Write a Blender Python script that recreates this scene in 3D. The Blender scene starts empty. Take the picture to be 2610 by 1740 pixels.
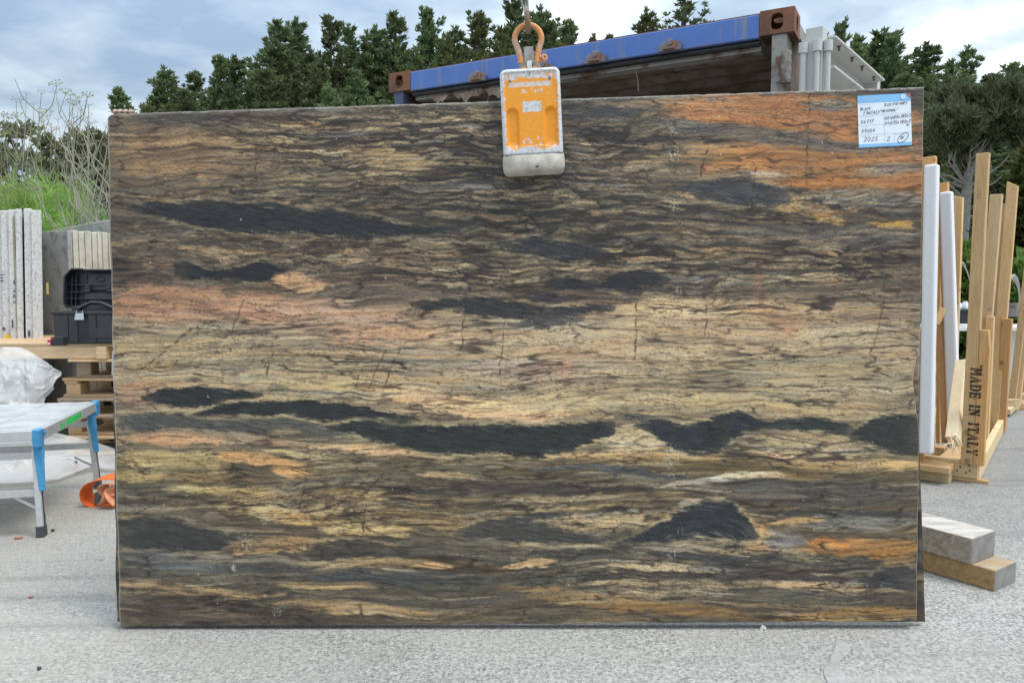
import bpy, bmesh, math, random
import numpy as np
from mathutils import Vector, Matrix, Euler
R = math.radians
random.seed(4); np.random.seed(4)
S = bpy.context.scene
COL = S.collection
# ------------------------------------------------------------------ camera, sky, sun, exposure
CAM_H, PITCH, FPX = 1.24, R(4.0), 1950.0
cam = bpy.data.objects.new('camera', bpy.data.cameras.new('camera')); COL.objects.link(cam)
cam.location = (0, 0, CAM_H); cam.rotation_euler = (math.pi/2-PITCH, 0, 0)
cam.data.sensor_width = 36; cam.data.lens = FPX/2610*36; cam.data.clip_end = 2000; cam.data.clip_start = .05
S.camera = cam
W = bpy.data.worlds.new('World'); S.world = W; W.use_nodes = True
SUN_EL, SUN_AZ = R(62), R(118)          # azimuth from +y towards +x: high, over the viewer's right shoulder
def build_world():
    nt = W.node_tree; nt.nodes.clear(); N = nt.nodes.new; L = nt.links.new
    out = N('ShaderNodeOutputWorld')
    sky = N('ShaderNodeTexSky'); sky.sky_type = 'NISHITA'; sky.sun_disc = False
    sky.sun_elevation = SUN_EL; sky.sun_rotation = SUN_AZ; sky.air_density = 1.2; sky.dust_density = 2
    b1 = N('ShaderNodeBackground'); b1.inputs['Strength'].default_value = .11; L(sky.outputs[0], b1.inputs['Color'])
    tc = N('ShaderNodeTexCoord'); sep = N('ShaderNodeSeparateXYZ'); L(tc.outputs['Generated'], sep.inputs[0])
    def M(op, a, b=None, c=None):
        n = N('ShaderNodeMath'); n.operation = op
        for i, v in enumerate((a, b, c)):
            if v is None: continue
            if isinstance(v, (int, float)): n.inputs[i].default_value = v
            else: L(v, n.inputs[i])
        return n.outputs[0]
    zc = M('MAXIMUM', sep.outputs['Z'], 0.0)
    den = M('ADD', zc, .16)
    cx = M('DIVIDE', sep.outputs['X'], den); cy = M('DIVIDE', sep.outputs['Y'], den)
    cmb = N('ShaderNodeCombineXYZ'); L(cx, cmb.inputs[0]); L(cy, cmb.inputs[1])
    def noise(scale, detail, rough, off, dist=.0):
        mp = N('ShaderNodeMapping'); mp.inputs['Location'].default_value = off; L(cmb.outputs[0], mp.inputs[0])
        n = N('ShaderNodeTexNoise'); n.inputs['Scale'].default_value = scale; n.inputs['Detail'].default_value = detail
        n.inputs['Roughness'].default_value = rough; n.inputs['Distortion'].default_value = dist; L(mp.outputs[0], n.inputs['Vector']); return n.outputs['Fac']
    n1 = noise(1.05, 6, .5, (3.3, 1.7, 0), .3); n2 = noise(3.1, 6, .55, (7.7, 4.2, 0), .2)
    f = M('ADD', M('MULTIPLY', n1, .7), M('MULTIPLY', n2, .3))
    rp = N('ShaderNodeValToRGB'); L(f, rp.inputs[0])
    e = rp.color_ramp.elements
    e[0].position = .40; e[0].color = (.225, .305, .41, 1); e[1].position = .615; e[1].color = (1.08, 1.11, 1.12, 1)
    k = e.new(.47); k.color = (.34, .425, .51, 1); k = e.new(.545); k.color = (.55, .62, .665, 1)
    # overcast brightening towards the zenith (three times the horizon), as a clouded sky has
    g = M('MULTIPLY_ADD', zc, 2.15, .70)
    vm = N('ShaderNodeVectorMath'); vm.operation = 'SCALE'; L(rp.outputs[0], vm.inputs[0]); L(g, vm.inputs['Scale'])
    b2 = N('ShaderNodeBackground'); b2.inputs['Strength'].default_value = .92; L(vm.outputs[0], b2.inputs['Color'])
    mx = N('ShaderNodeMixShader'); mx.inputs[0].default_value = .88; L(b1.outputs[0], mx.inputs[1]); L(b2.outputs[0], mx.inputs[2])
    L(mx.outputs[0], out.inputs['Surface'])
build_world()
sun = bpy.data.objects.new('sun', bpy.data.lights.new('sun', 'SUN')); COL.objects.link(sun)
sun.data.energy = 1.5; sun.data.angle = R(22); sun.data.color = (1, .955, .89)
_sd = Vector((math.sin(SUN_AZ)*math.cos(SUN_EL), math.cos(SUN_AZ)*math.cos(SUN_EL), math.sin(SUN_EL)))
sun.rotation_euler = _sd.to_track_quat('Z', 'Y').to_euler(); sun.location = (0, 0, 30)
S.view_settings.view_transform = 'Standard'; S.view_settings.look = 'None'; S.view_settings.gamma = 1; S.view_settings.use_curve_mapping = False
S.view_settings.exposure = 0.58
S.cycles.max_bounces = 8; S.cycles.transparent_max_bounces = 24
# ------------------------------------------------------------------ picture-to-world measuring (places only)
def ray(px, py):
    u = (px-1305)/FPX; v = (870-py)/FPX
    return Vector((u, math.cos(PITCH)+v*math.sin(PITCH), -math.sin(PITCH)+v*math.cos(PITCH)))
def P(px, py, Y):
    d = ray(px, py); t = Y/d.y; return Vector((d.x*t, Y, CAM_H+d.z*t))
def gz(x):      # the yard falls very slightly to one side
    return .044+.0171*max(-6., min(6., x))
def G(px, py, z=0.):
    d = ray(px, py); t = (.044+z-CAM_H)/(d.z-.0171*d.x); return Vector((d.x*t, d.y*t, CAM_H+d.z*t))
# ------------------------------------------------------------------ object helpers
def tag(o, label=None, cat=None, group=None, kind=None):
    for k, v in (('label', label), ('category', cat), ('group', group), ('kind', kind)):
        if v: o[k] = v
    return o
def empty(name, loc, label, cat, group=None, rz=0., kind=None):
    o = bpy.data.objects.new(name, None); COL.objects.link(o); o.location = loc; o.rotation_euler = (0, 0, rz)
    o.empty_display_size = .1
    return tag(o, label, cat, group, kind)
def wmat(o):
    m = o.matrix_basis.copy()
    return m if o.parent is None else wmat(o.parent) @ m
class MB:
    def __init__(s): s.v = []; s.f = []; s.sm = []
    def add(s, vs, fs, smooth=False):
        b = len(s.v); s.v += [tuple(v) for v in vs]; s.f += [tuple(i+b for i in f) for f in fs]; s.sm += [smooth]*len(fs); return s
    def box(s, c, size, ax=None):
        """box at centre c with the sizes along three axes (world axes by default)"""
        ax = ax or (Vector((1,0,0)), Vector((0,1,0)), Vector((0,0,1)))
        c = Vector(c); h = [Vector(a)*d/2 for a, d in zip(ax, size)]
        vs = [c+h[0]*i+h[1]*j+h[2]*k for k in (-1,1) for j in (-1,1) for i in (-1,1)]
        return s.add(vs, [(0,2,3,1),(4,5,7,6),(0,1,5,4),(2,6,7,3),(0,4,6,2),(1,3,7,5)])
    def beam(s, a, b, w, d, up=None, taper=1.):
        """rectangular bar from a to b; w across, d along the 'facing' vector up"""
        a = Vector(a); b = Vector(b); ez = (b-a).normalized()
        up = Vector(up) if up is not None else Vector((0,-1,0))
        ey = (up-ez*up.dot(ez)).normalized(); ex = ey.cross(ez).normalized()
        vs = []
        for p, k in ((a,1.),(b,taper)):
            for i, j in ((-1,-1),(1,-1),(1,1),(-1,1)): vs.append(p+ex*w/2*i*k+ey*d/2*j*k)
        return s.add(vs, [(3,2,1,0),(4,5,6,7),(0,1,5,4),(1,2,6,5),(2,3,7,6),(3,0,4,7)])
    def tube(s, pts, rad, n=8, cap=True, smooth=True):
        pts = [Vector(p) for p in pts]
        if not hasattr(rad, '__len__'): rad = [rad]*len(pts)
        vs = []; up = None
        for i, p in enumerate(pts):
            t = (pts[min(i+1,len(pts)-1)]-pts[max(i-1,0)]).normalized()
            if up is None:
                up = Vector((0,0,1)) if abs(t.z) < .9 else Vector((1,0,0))
            e1 = (up-t*up.dot(t)).normalized(); e2 = t.cross(e1); up = e1
            for k in range(n):
                a = 2*math.pi*k/n; vs.append(p+(e1*math.cos(a)+e2*math.sin(a))*rad[i])
        fs = [(i*n+k, i*n+(k+1)%n, (i+1)*n+(k+1)%n, (i+1)*n+k) for i in range(len(pts)-1) for k in range(n)]
        b = len(s.v); s.add(vs, fs, smooth)
        if cap: s.add([s.v[b+k] for k in range(n)][::-1], [tuple(range(n))]); s.add([s.v[b+(len(pts)-1)*n+k] for k in range(n)], [tuple(range(n))])
        return s
    def prism(s, poly, o, ex, ey, ez):
        """polygon in the plane (o; ex, ey) extruded by the vector ez"""
        o = Vector(o); ex = Vector(ex); ey = Vector(ey); ez = Vector(ez); n = len(poly)
        v0 = [o+ex*x+ey*y for x, y in poly]; v1 = [v+ez for v in v0]
        return s.add(v0+v1, [tuple(range(n))[::-1], tuple(range(n, 2*n))]+[(i, (i+1)%n, n+(i+1)%n, n+i) for i in range(n)])
    def grid(s, rows, smooth=True, close=False):
        nr = len(rows); nc = len(rows[0]); vs = [v for r in rows for v in r]
        fs = [(i*nc+j, i*nc+(j+1)%nc, (i+1)*nc+(j+1)%nc, (i+1)*nc+j) for i in range(nr-1) for j in range(nc if close else nc-1)]
        return s.add(vs, fs, smooth)
    def mesh(s, name, mat, inv=None):
        me = bpy.data.meshes.new(name)
        vs = s.v if inv is None else [tuple(inv @ Vector(v)) for v in s.v]
        me.from_pydata(vs, [], s.f); me.polygons.foreach_set('use_smooth', s.sm)
        if mat: me.materials.append(mat)
        return me
    def build(s, name, mat, parent=None, bevel=0., fix=True):
        """ONE mesh object from world coordinates, under parent"""
        inv = wmat(parent).inverted() if parent else None
        me = s.mesh(name, mat, inv)
        if fix:
            bm = bmesh.new(); bm.from_mesh(me); bmesh.ops.recalc_face_normals(bm, faces=bm.faces); bm.to_mesh(me); bm.free()
        o = bpy.data.objects.new(name, me); COL.objects.link(o); o.parent = parent
        if bevel:
            md = o.modifiers.new('bevel', 'BEVEL'); md.width = bevel; md.segments = 2; md.limit_method = 'ANGLE'; md.angle_limit = R(40)
        return o
def place(name, me, parent=None, loc=(0,0,0), rot=(0,0,0), scale=(1,1,1), bevel=0.):
    o = bpy.data.objects.new(name, me); COL.objects.link(o); o.parent = parent; o.location = loc; o.rotation_euler = rot; o.scale = scale
    if bevel:
        md = o.modifiers.new('bevel', 'BEVEL'); md.width = bevel; md.segments = 2; md.limit_method = 'ANGLE'
    return o
def copy_tree(o, parent=None):
    c = o.copy(); COL.objects.link(c); c.parent = parent
    for ch in [x for x in o.children]: copy_tree(ch, c)
    return c
# ------------------------------------------------------------------ materials
def srgb(c): 
    return tuple((x/255/12.92 if x/255 <= .04045 else ((x/255+.055)/1.055)**2.4) for x in c)
class NT:
    """small helper for writing node trees"""
    def __init__(s, name):
        s.m = bpy.data.materials.new(name); s.m.use_nodes = True; s.t = s.m.node_tree; s.b = s.t.nodes['Principled BSDF']; s.o = s.t.nodes['Material Output']
    def n(s, typ, **kw):
        n = s.t.nodes.new('ShaderNode'+typ)
        for k, v in kw.items():
            if k in n.inputs: n.inputs[k].default_value = v
            else: setattr(n, k, v)
        return n
    def l(s, a, b): s.t.links.new(a, b)
    def coord(s, scale=(1,1,1), kind='Object', loc=(0,0,0), rot=(0,0,0)):
        tc = s.n('TexCoord'); mp = s.n('Mapping'); mp.inputs['Scale'].default_value = scale; mp.inputs['Location'].default_value = loc; mp.inputs['Rotation'].default_value = rot
        s.l(tc.outputs[kind], mp.inputs[0])
        return mp.outputs[0]
    def noise(s, vec, scale, detail=4, rough=.55, dist=0.):
        n = s.n('TexNoise'); n.inputs['Scale'].default_value = scale; n.inputs['Detail'].default_value = detail; n.inputs['Roughness'].default_value = rough; n.inputs['Distortion'].default_value = dist
        s.l(vec, n.inputs['Vector']); return n.outputs['Fac']
    def ramp(s, fac, stops, interp='LINEAR'):
        r = s.n('ValToRGB'); r.color_ramp.interpolation = interp; e = r.color_ramp.elements
        while len(e) < len(stops): e.new(.5)
        for k, (p, c) in zip(e, stops):
            k.position = p; k.color = (*c, 1) if hasattr(c, '__len__') else (c, c, c, 1)
        s.l(fac, r.inputs[0]); return r.outputs[0]
    def mix(s, f, a, b, mode='MIX'):
        n = s.n('MixRGB', blend_type=mode)
        for i, v in enumerate((f, a, b)):
            if isinstance(v, (int, float)): n.inputs[i].default_value = v if i == 0 else (v, v, v, 1)
            elif isinstance(v, tuple): n.inputs[i].default_value = (*v, 1)
            else: s.l(v, n.inputs[i])
        return n.outputs[0]
    def math(s, op, a, b=None, c=None):
        n = s.n('Math', operation=op)
        for i, v in enumerate((a, b, c)):
            if v is None: continue
            if isinstance(v, (int, float)): n.inputs[i].default_value = v
            else: s.l(v, n.inputs[i])
        return n.outputs[0]
    def rand(s):
        return s.n('ObjectInfo').outputs['Random']
    def done(s, color=None, rough=None, bump=None, bs=.3, bd=.01, metal=None, spec=None):
        if color is not None:
            if isinstance(color, tuple): s.b.inputs['Base Color'].default_value = (*color, 1)
            else: s.l(color, s.b.inputs['Base Color'])
        if rough is not None:
            if isinstance(rough, (int, float)): s.b.inputs['Roughness'].default_value = rough
            else: s.l(rough, s.b.inputs['Roughness'])
        if metal is not None:
            if isinstance(metal, (int, float)): s.b.inputs['Metallic'].default_value = metal
            else: s.l(metal, s.b.inputs['Metallic'])
        if spec is not None: s.b.inputs['Specular IOR Level'].default_value = spec
        if bump is not None:
            b = s.n('Bump'); b.inputs['Strength'].default_value = bs; b.inputs['Distance'].default_value = bd; s.l(bump, b.inputs['Height']); s.l(b.outputs[0], s.b.inputs['Normal'])
        return s.m
def m_plain(name, c, rough=.5, var=.12, scale=14, metal=0., bs=.15, spec=None):
    t = NT(name); v = t.coord(); f = t.noise(v, scale, 5); f2 = t.noise(v, scale*7, 3)
    col = t.mix(t.math('MULTIPLY', f2, .5), t.ramp(f, [(.3, tuple(x*(1-var) for x in c)), (.7, tuple(min(x*(1+var), .95) for x in c))]), tuple(x*(1-var*1.4) for x in c))
    return t.done(col, t.ramp(f2, [(.3, max(rough-.1,.05)), (.7, min(rough+.1,1))]), f2, bs, .004, metal, spec)
def m_wood(name, c1, c2, axis=2, weather=0., rough=.75):
    """sawn timber: long grain along one local axis, knots, piece-to-piece tone"""
    t = NT(name); sc = [22, 22, 22]; sc[axis] = 1.6
    rv = t.rand(); off = t.n('CombineXYZ'); 
    for i in range(3): t.l(t.math('MULTIPLY', rv, 17.3+11*i), off.inputs[i])
    ad = t.n('VectorMath', operation='ADD'); t.l(t.coord(tuple(sc)), ad.inputs[0]); t.l(off.outputs[0], ad.inputs[1]); v = ad.outputs[0]
    g = t.noise(v, 1.6, 6, .6, .8); fine = t.noise(v, 7, 4, .6)
    col = t.ramp(g, [(.28, c2), (.5, tuple((a+b)/2 for a, b in zip(c1, c2))), (.68, c1)])
    col = t.mix(t.ramp(fine, [(.45, 0.), (.72, .5)]), col, tuple(x*.62 for x in c2))
    kv = t.coord((5, 5, 5)); kn = t.n('TexVoronoi'); kn.inputs['Scale'].default_value = 1.1; 
    ad2 = t.n('VectorMath', operation='ADD'); t.l(kv, ad2.inputs[0]); t.l(off.outputs[0], ad2.inputs[1]); t.l(ad2.outputs[0], kn.inputs['Vector'])
    col = t.mix(t.ramp(kn.outputs['Distance'], [(.04, .85), (.13, 0.)]), col, tuple(x*.35 for x in c2))
    tone = t.math('MULTIPLY_ADD', rv, .34, .80)
    hs = t.n('HueSaturation'); t.l(col, hs.inputs['Color']); t.l(tone, hs.inputs['Value']); col = hs.outputs[0]
    if weather:
        wn = t.noise(t.coord((2.5,2.5,2.5)), 2.2, 6, .65)
        col = t.mix(t.ramp(wn, [(.35, 0.), (.65, weather)]), col, (.30,.285,.26))
    return t.done(col, rough, fine, .25, .003)
# ---------- numpy noise ----------
def _hash(ix, iy, seed):
    h = (ix.astype(np.int64)*374761393 + iy.astype(np.int64)*668265263 + seed*1442695041) & 0xffffffff
    h = ((h ^ (h >> 13))*1274126177) & 0xffffffff
    return ((h ^ (h >> 16)) & 0xffffff)/float(0x1000000)
def pnoise(x, y, seed=0):
    x = np.asarray(x, np.float64); y = np.asarray(y, np.float64)
    ix = np.floor(x); iy = np.floor(y); fx = x-ix; fy = y-iy
    ix = ix.astype(np.int64); iy = iy.astype(np.int64)
    u = fx*fx*fx*(fx*(fx*6-15)+10); v = fy*fy*fy*(fy*(fy*6-15)+10)
    def g(dx, dy):
        a = _hash(ix+dx, iy+dy, seed)*6.2831853
        return np.cos(a)*(fx-dx)+np.sin(a)*(fy-dy)
    n0 = g(0,0)*(1-u)+g(1,0)*u; n1 = g(0,1)*(1-u)+g(1,1)*u
    return (n0*(1-v)+n1*v)*1.5
def fbm(x, y, seed=0, o=4, gain=.5):
    s = 0; a = 1; t = 0
    for k in range(o):
        s = s+a*pnoise(x*2**k, y*2**k, seed+k*17); t += a; a *= gain
    return s/t
def ridge(x, y, seed=0, o=3):
    s = 0; a = 1; t = 0
    for k in range(o):
        s = s+a*(1-np.abs(pnoise(x*2**k, y*2**k, seed+k*31))*1.8); t += a; a *= .55
    return s/t
def cells(x, y, seed=0):
    """distance to nearest and second nearest jittered point, and the id value of the nearest"""
    ix = np.floor(x).astype(np.int64); iy = np.floor(y).astype(np.int64)
    f1 = np.full(x.shape, 9.); f2 = np.full(x.shape, 9.); idv = np.zeros(x.shape)
    for dy in (-1,0,1):
        for dx in (-1,0,1):
            cx = ix+dx; cy = iy+dy
            d = np.hypot(cx+_hash(cx,cy,seed)-x, cy+_hash(cx,cy,seed+7)-y)
            m = d < f1
            f2 = np.where(m, f1, np.minimum(f2, d))
            idv = np.where(m, _hash(cx,cy,seed+13), idv)
            f1 = np.where(m, d, f1)
    return f1, f2, idv
def sm(a, b, x):
    t = np.clip((x-a)/(b-a), 0, 1); return t*t*(3-2*t)
# ---------- the stone face: bands, lenses and clasts, in slab units (px of a 2352 wide view of the face) ----------
BANDS = [(200,(92,88,82)),(300,(110,97,80)),(420,(104,93,78)),(480,(88,80,72)),(560,(100,88,74)),(640,(104,90,76)),(700,(130,110,90)),
 (780,(146,126,102)),(860,(146,130,104)),(930,(138,122,98)),(1000,(126,112,88)),(1060,(116,102,74)),(1120,(100,92,76)),(1190,(116,99,72)),(1260,(94,90,80)),
 (1330,(94,90,80)),(1440,(104,92,72))]
# soft patches: x, y, rx, ry, tilt degrees (down to the right), colour, strength, edge softness
SOFT = [
 (430,350,200,62,3,(146,113,82),.85,.7),(300,420,80,40,0,(130,108,80),.6,.8),(430,275,150,14,2,(74,72,72),.8,.6),(380,452,220,18,2,(108,98,88),.8,.7),
 (760,300,260,40,4,(80,69,64),.85,.7),(920,362,120,26,8,(172,138,92),.85,.6),(700,370,220,60,4,(118,104,80),.5,.8),(1010,300,150,40,2,(76,72,72),.7,.8),
 (1230,380,230,130,2,(62,62,68),.75,.8),(1080,460,260,60,0,(70,66,64),.6,.8),(1400,300,150,55,6,(62,62,68),.75,.8),(1500,470,180,40,2,(72,70,70),.6,.8),
 (1360,560,320,50,2,(58,56,58),.8,.8),(1250,640,300,45,2,(72,62,62),.75,.8),(900,640,240,40,3,(92,77,72),.75,.8),(660,540,150,14,3,(66,47,44),.8,.7),
 (330,625,110,42,0,(82,67,62),.85,.7),(270,600,40,12,0,(52,40,40),.8,.7),(370,602,36,7,-6,(186,142,98),.8,.5),(560,585,300,35,3,(104,88,80),.6,.8),
 (1620,230,150,22,4,(126,116,106),.6,.7),
 (1850,260,290,48,3,(176,112,68),.9,.5),(1640,262,110,22,6,(176,116,74),.85,.4),(1900,370,290,66,2,(170,112,66),.92,.5),(1680,352,90,22,8,(176,122,72),.8,.5),
 (2080,420,60,50,0,(168,104,60),.85,.5),(1960,420,170,26,2,(178,112,62),.9,.4),(1720,300,170,16,5,(104,102,102),.8,.6),(1930,330,180,12,3,(108,106,106),.75,.6),
 (1910,240,55,14,0,(116,112,108),.85,.5),(1580,286,60,14,6,(100,98,98),.7,.6),(2060,385,80,15,0,(134,130,124),.9,.45),(2010,448,130,20,2,(122,122,120),.85,.5),(1760,400,90,10,4,(150,146,138),.6,.6),
 (1860,472,80,14,4,(204,146,78),.95,.35),(1910,495,36,10,10,(200,150,76),.9,.4),(2062,507,62,7,1,(206,150,58),.95,.35),(1890,540,260,30,1,(104,99,95),.85,.7),(1580,520,120,16,2,(112,98,78),.6,.7),
 (1830,585,300,30,1,(72,64,58),.8,.8),(1700,640,350,26,0,(104,98,88),.6,.8),(1500,648,120,30,0,(86,80,82),.5,.8),
 (400,688,170,46,3,(162,118,92),.95,.6),(660,704,190,36,4,(176,128,100),.9,.6),(700,640,60,22,8,(196,146,104),.85,.5),(850,740,230,40,4,(174,132,106),.8,.7),
 (480,800,250,60,2,(146,132,104),.7,.8),(360,835,70,14,0,(176,136,88),.7,.6),(620,850,240,30,2,(140,128,104),.6,.8),
 (1300,785,330,60,2,(186,158,124),.6,.8),(1700,740,330,60,2,(186,150,112),.7,.8),(1950,800,180,60,2,(168,148,116),.6,.8),(1560,700,120,24,2,(196,168,122),.6,.7),(1300,742,170,16,6,(172,164,146),.6,.7),(1700,700,70,18,0,(206,166,112),.6,.6),
 (1240,850,150,26,4,(150,124,116),.5,.8),(1900,850,260,40,3,(160,144,106),.6,.8),(1500,870,300,30,1,(150,134,104),.55,.8),
 (450,884,190,18,0,(172,130,94),.85,.6),(320,900,60,26,10,(168,128,98),.7,.6),(760,878,260,12,4,(178,160,112),.8,.6),(1090,925,210,26,10,(206,164,120),.85,.55),(1280,920,190,24,0,(196,168,122),.7,.7),(1640,915,360,26,2,(172,150,106),.6,.8),(1230,945,100,8,0,(216,158,122),.75,.5),
 (620,976,150,18,7,(104,98,86),.6,.7),(1470,1000,80,28,0,(196,168,124),.8,.6),(1860,1020,130,32,6,(186,158,118),.85,.6),(1420,1040,320,9,1,(212,164,110),.8,.5),(1890,1052,130,8,5,(214,158,112),.85,.45),(2060,1060,60,10,4,(206,162,100),.8,.5),
 (420,1000,140,14,0,(182,134,100),.75,.5),(620,1003,120,9,6,(196,148,112),.8,.45),(880,1030,200,9,6,(196,150,108),.75,.5),
 (410,1050,150,26,2,(158,138,90),.85,.6),(610,1050,120,15,8,(192,140,84),.85,.5),(700,1036,90,7,8,(186,164,106),.75,.5),(330,1085,70,14,0,(156,138,84),.75,.6),(690,1078,60,10,10,(206,150,92),.8,.5),(870,1060,140,20,3,(104,94,76),.6,.8),
 (1700,1068,430,22,2,(118,98,60),.8,.7),(1300,1066,150,12,0,(112,94,60),.7,.7),(1480,1092,160,10,5,(128,120,108),.6,.7),(1705,1092,105,11,-5,(206,200,184),.95,.4),(1590,1102,60,8,-6,(178,164,140),.8,.5),
 (1880,1128,260,34,2,(92,88,84),.88,.7),(1250,1116,220,12,1,(66,58,56),.8,.6),(950,1118,130,12,2,(76,66,62),.75,.7),(1280,1145,240,14,0,(146,130,98),.6,.7),
 (480,1120,90,12,0,(170,146,88),.8,.5),(590,1130,70,22,-14,(192,146,86),.8,.5),(780,1150,260,36,4,(150,122,80),.6,.8),(660,1180,100,14,4,(208,160,98),.85,.45),(860,1208,140,16,5,(212,166,94),.92,.45),(1060,1196,130,14,2,(176,142,90),.7,.6),(1050,1085,60,8,4,(190,150,96),.7,.5),
 (330,1160,90,10,3,(112,114,112),.75,.7),(640,1248,130,20,-2,(178,136,86),.75,.6),(430,1285,180,22,4,(98,104,108),.9,.6),(660,1300,160,16,4,(98,98,94),.8,.7),
 (1000,1292,260,14,3,(106,84,54),.8,.7),(860,1318,330,14,2,(80,82,84),.85,.7),(1240,1290,70,11,-4,(206,164,116),.9,.35),(1000,1298,50,7,0,(204,158,108),.85,.4),
 (430,1348,170,14,6,(164,128,80),.85,.5),(900,1370,170,18,2,(110,102,88),.6,.8),(760,1340,130,10,2,(172,136,86),.7,.5),(830,1395,170,16,4,(166,126,82),.7,.6),(1000,1412,160,16,2,(128,106,72),.6,.7),
 (1390,1375,200,18,7,(164,118,62),.8,.6),(1620,1400,140,14,6,(150,110,60),.75,.6),(1950,1415,190,18,-4,(158,116,58),.8,.6),(1780,1350,240,30,2,(108,102,90),.7,.8),(1540,1340,130,22,0,(170,152,112),.6,.7),(1520,1300,130,10,3,(214,184,128),.8,.5),
 (1660,1160,60,8,-10,(176,164,140),.85,.4),(1620,1144,42,9,-14,(176,172,154),.95,.3),(1320,1180,150,20,-4,(156,140,110),.6,.7),(1440,1185,60,14,-6,(198,180,138),.75,.5),(1330,1186,50,8,-6,(206,154,104),.8,.4),
 (1960,1190,160,22,0,(132,130,126),.75,.7),(1820,1190,60,9,-6,(196,150,84),.85,.4),(1800,1240,70,28,8,(134,132,134),.8,.6),(1745,1225,44,36,24,(186,140,90),.85,.5),(1990,1252,130,24,0,(172,116,62),.9,.5),(2070,1270,60,22,-10,(174,118,58),.9,.5),(1900,1242,40,10,0,(200,122,58),.9,.35),
 (1560,1256,130,9,-2,(140,138,130),.85,.45),(1700,1262,30,8,0,(150,134,110),.8,.4),(1300,1246,110,8,3,(200,156,100),.8,.45),(1900,1345,130,10,4,(204,150,104),.6,.5),
 (360,1400,120,36,-6,(74,63,54),.9,.6),(530,1385,90,18,14,(64,54,50),.85,.6),(470,1415,60,18,-10,(122,104,90),.6,.7),(640,1418,120,10,4,(72,62,56),.7,.7)]
# dark mica lenses: list of (x, y) spine points and half thickness, colour
LENS = [
 ([(300,478,3),(350,472,12),(470,490,24),(580,496,30),(690,502,20),(790,508,22),(900,520,15),(1070,522,4)],(38,40,45),1.),
 ([(330,470,3),(480,463,6),(640,466,5),(700,474,2)],(44,44,48),.9),
 ([(405,612,8),(450,616,13),(500,624,8),(550,624,13),(610,618,18),(650,613,8),(690,608,2)],(34,36,40),1.),
 ([(960,690,2),(1020,690,10),(1120,698,15),(1200,702,15),(1290,712,12),(1380,706,8),(1440,700,2)],(46,45,49),.9),
 ([(1190,738,2),(1270,728,12),(1370,728,4)],(64,60,64),.8),
 ([(1275,648,2),(1330,640,14),(1390,648,6),(1450,640,18),(1510,634,14),(1545,636,2)],(42,42,46),.95),
 ([(1225,672,2),(1270,670,12),(1320,682,3)],(54,48,54),.85),
 ([(1440,668,2),(1490,664,7),(1530,650,2)],(52,48,52),.8),
 ([(1170,560,3),(1240,558,20),(1330,572,16),(1420,570,3)],(44,46,52),.8),
 ([(1575,428,4),(1640,424,20),(1720,436,26),(1800,446,16),(1830,448,2)],(56,58,66),.8),
 ([(1330,262,6),(1420,258,14),(1490,262,8)],(64,66,72),.6),
 ([(1880,690,2),(1910,688,9),(1935,680,3)],(56,50,48),.9),
 ([(328,906,2),(380,905,15),(460,905,19),(540,900,13),(620,895,2)],(36,39,42),1.),
 ([(440,944,3),(540,930,9),(640,930,14),(740,934,17),(840,940,14),(920,956,12),(1000,974,8),(1060,984,2)],(36,40,43),1.),
 ([(272,964,12),(330,962,14),(420,960,14),(520,972,10),(640,976,6)],(66,67,66),.85),
 ([(560,958,3),(680,968,10),(800,984,10),(900,1000,8)],(70,72,70),.75),
 ([(760,972,4),(840,978,16),(930,992,22),(1040,1004,24),(1150,1002,28),(1260,1004,29),(1340,992,22),(1390,976,17),(1425,968,8),(1440,962,2)],(40,44,46),1.),
 ([(1440,950,2),(1490,950,8),(1550,955,6),(1600,960,1)],(66,68,66),.8),
 ([(1480,968,3),(1530,980,18),(1590,1002,26),(1640,996,30),(1680,976,30),(1725,960,18),(1770,968,8),(1800,975,2)],(42,46,49),1.),
 ([(1730,982,2),(1800,968,10),(1880,964,14),(1950,978,9),(1985,985,3)],(46,50,50),1.),
 ([(1950,1000,3),(2000,985,22),(2060,990,38),(2120,995,44)],(44,48,48),.95),
 ([(262,1216,26),(340,1218,32),(430,1228,30),(500,1238,20),(560,1228,4)],(48,48,51),.85),
 ([(719,1258,16),(790,1260,18),(880,1262,12),(970,1266,4)],(56,52,50),.75),
 ([(1060,1222,4),(1120,1212,16),(1220,1214,22),(1300,1226,18),(1390,1236,3)],(54,55,56),.75),
 ([(1090,1206,2),(1200,1186,6),(1290,1172,6),(1330,1176,1)],(60,58,58),.85),
 ([(1430,1244,2),(1500,1228,11),(1570,1204,26),(1640,1188,38),(1690,1190,38),(1725,1206,24),(1748,1224,8),(1760,1230,1)],(44,47,52),.97),
 ([(1500,1262,3),(1620,1276,6),(1750,1280,5),(1860,1290,5)],(62,62,64),.8),
 ([(1400,1300,2),(1560,1318,6),(1760,1318,7),(1950,1330,5)],(64,54,52),.8),
 ([(1970,1334,3),(2030,1322,18),(2110,1326,24)],(56,54,57),.92),
 ([(1730,1172,2),(1900,1172,5),(2110,1178,5)],(58,55,54),.85),
 ([(700,1316,2),(800,1318,7),(950,1328,6),(1090,1340,2)],(64,66,68),.8),
 ([(1230,1070,2),(1380,1066,5),(1500,1080,5),(1620,1092,2)],(70,72,80),.8),
 ([(820,820,1),(1000,815,3),(1150,828,1)],(96,92,88),.5)]
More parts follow.
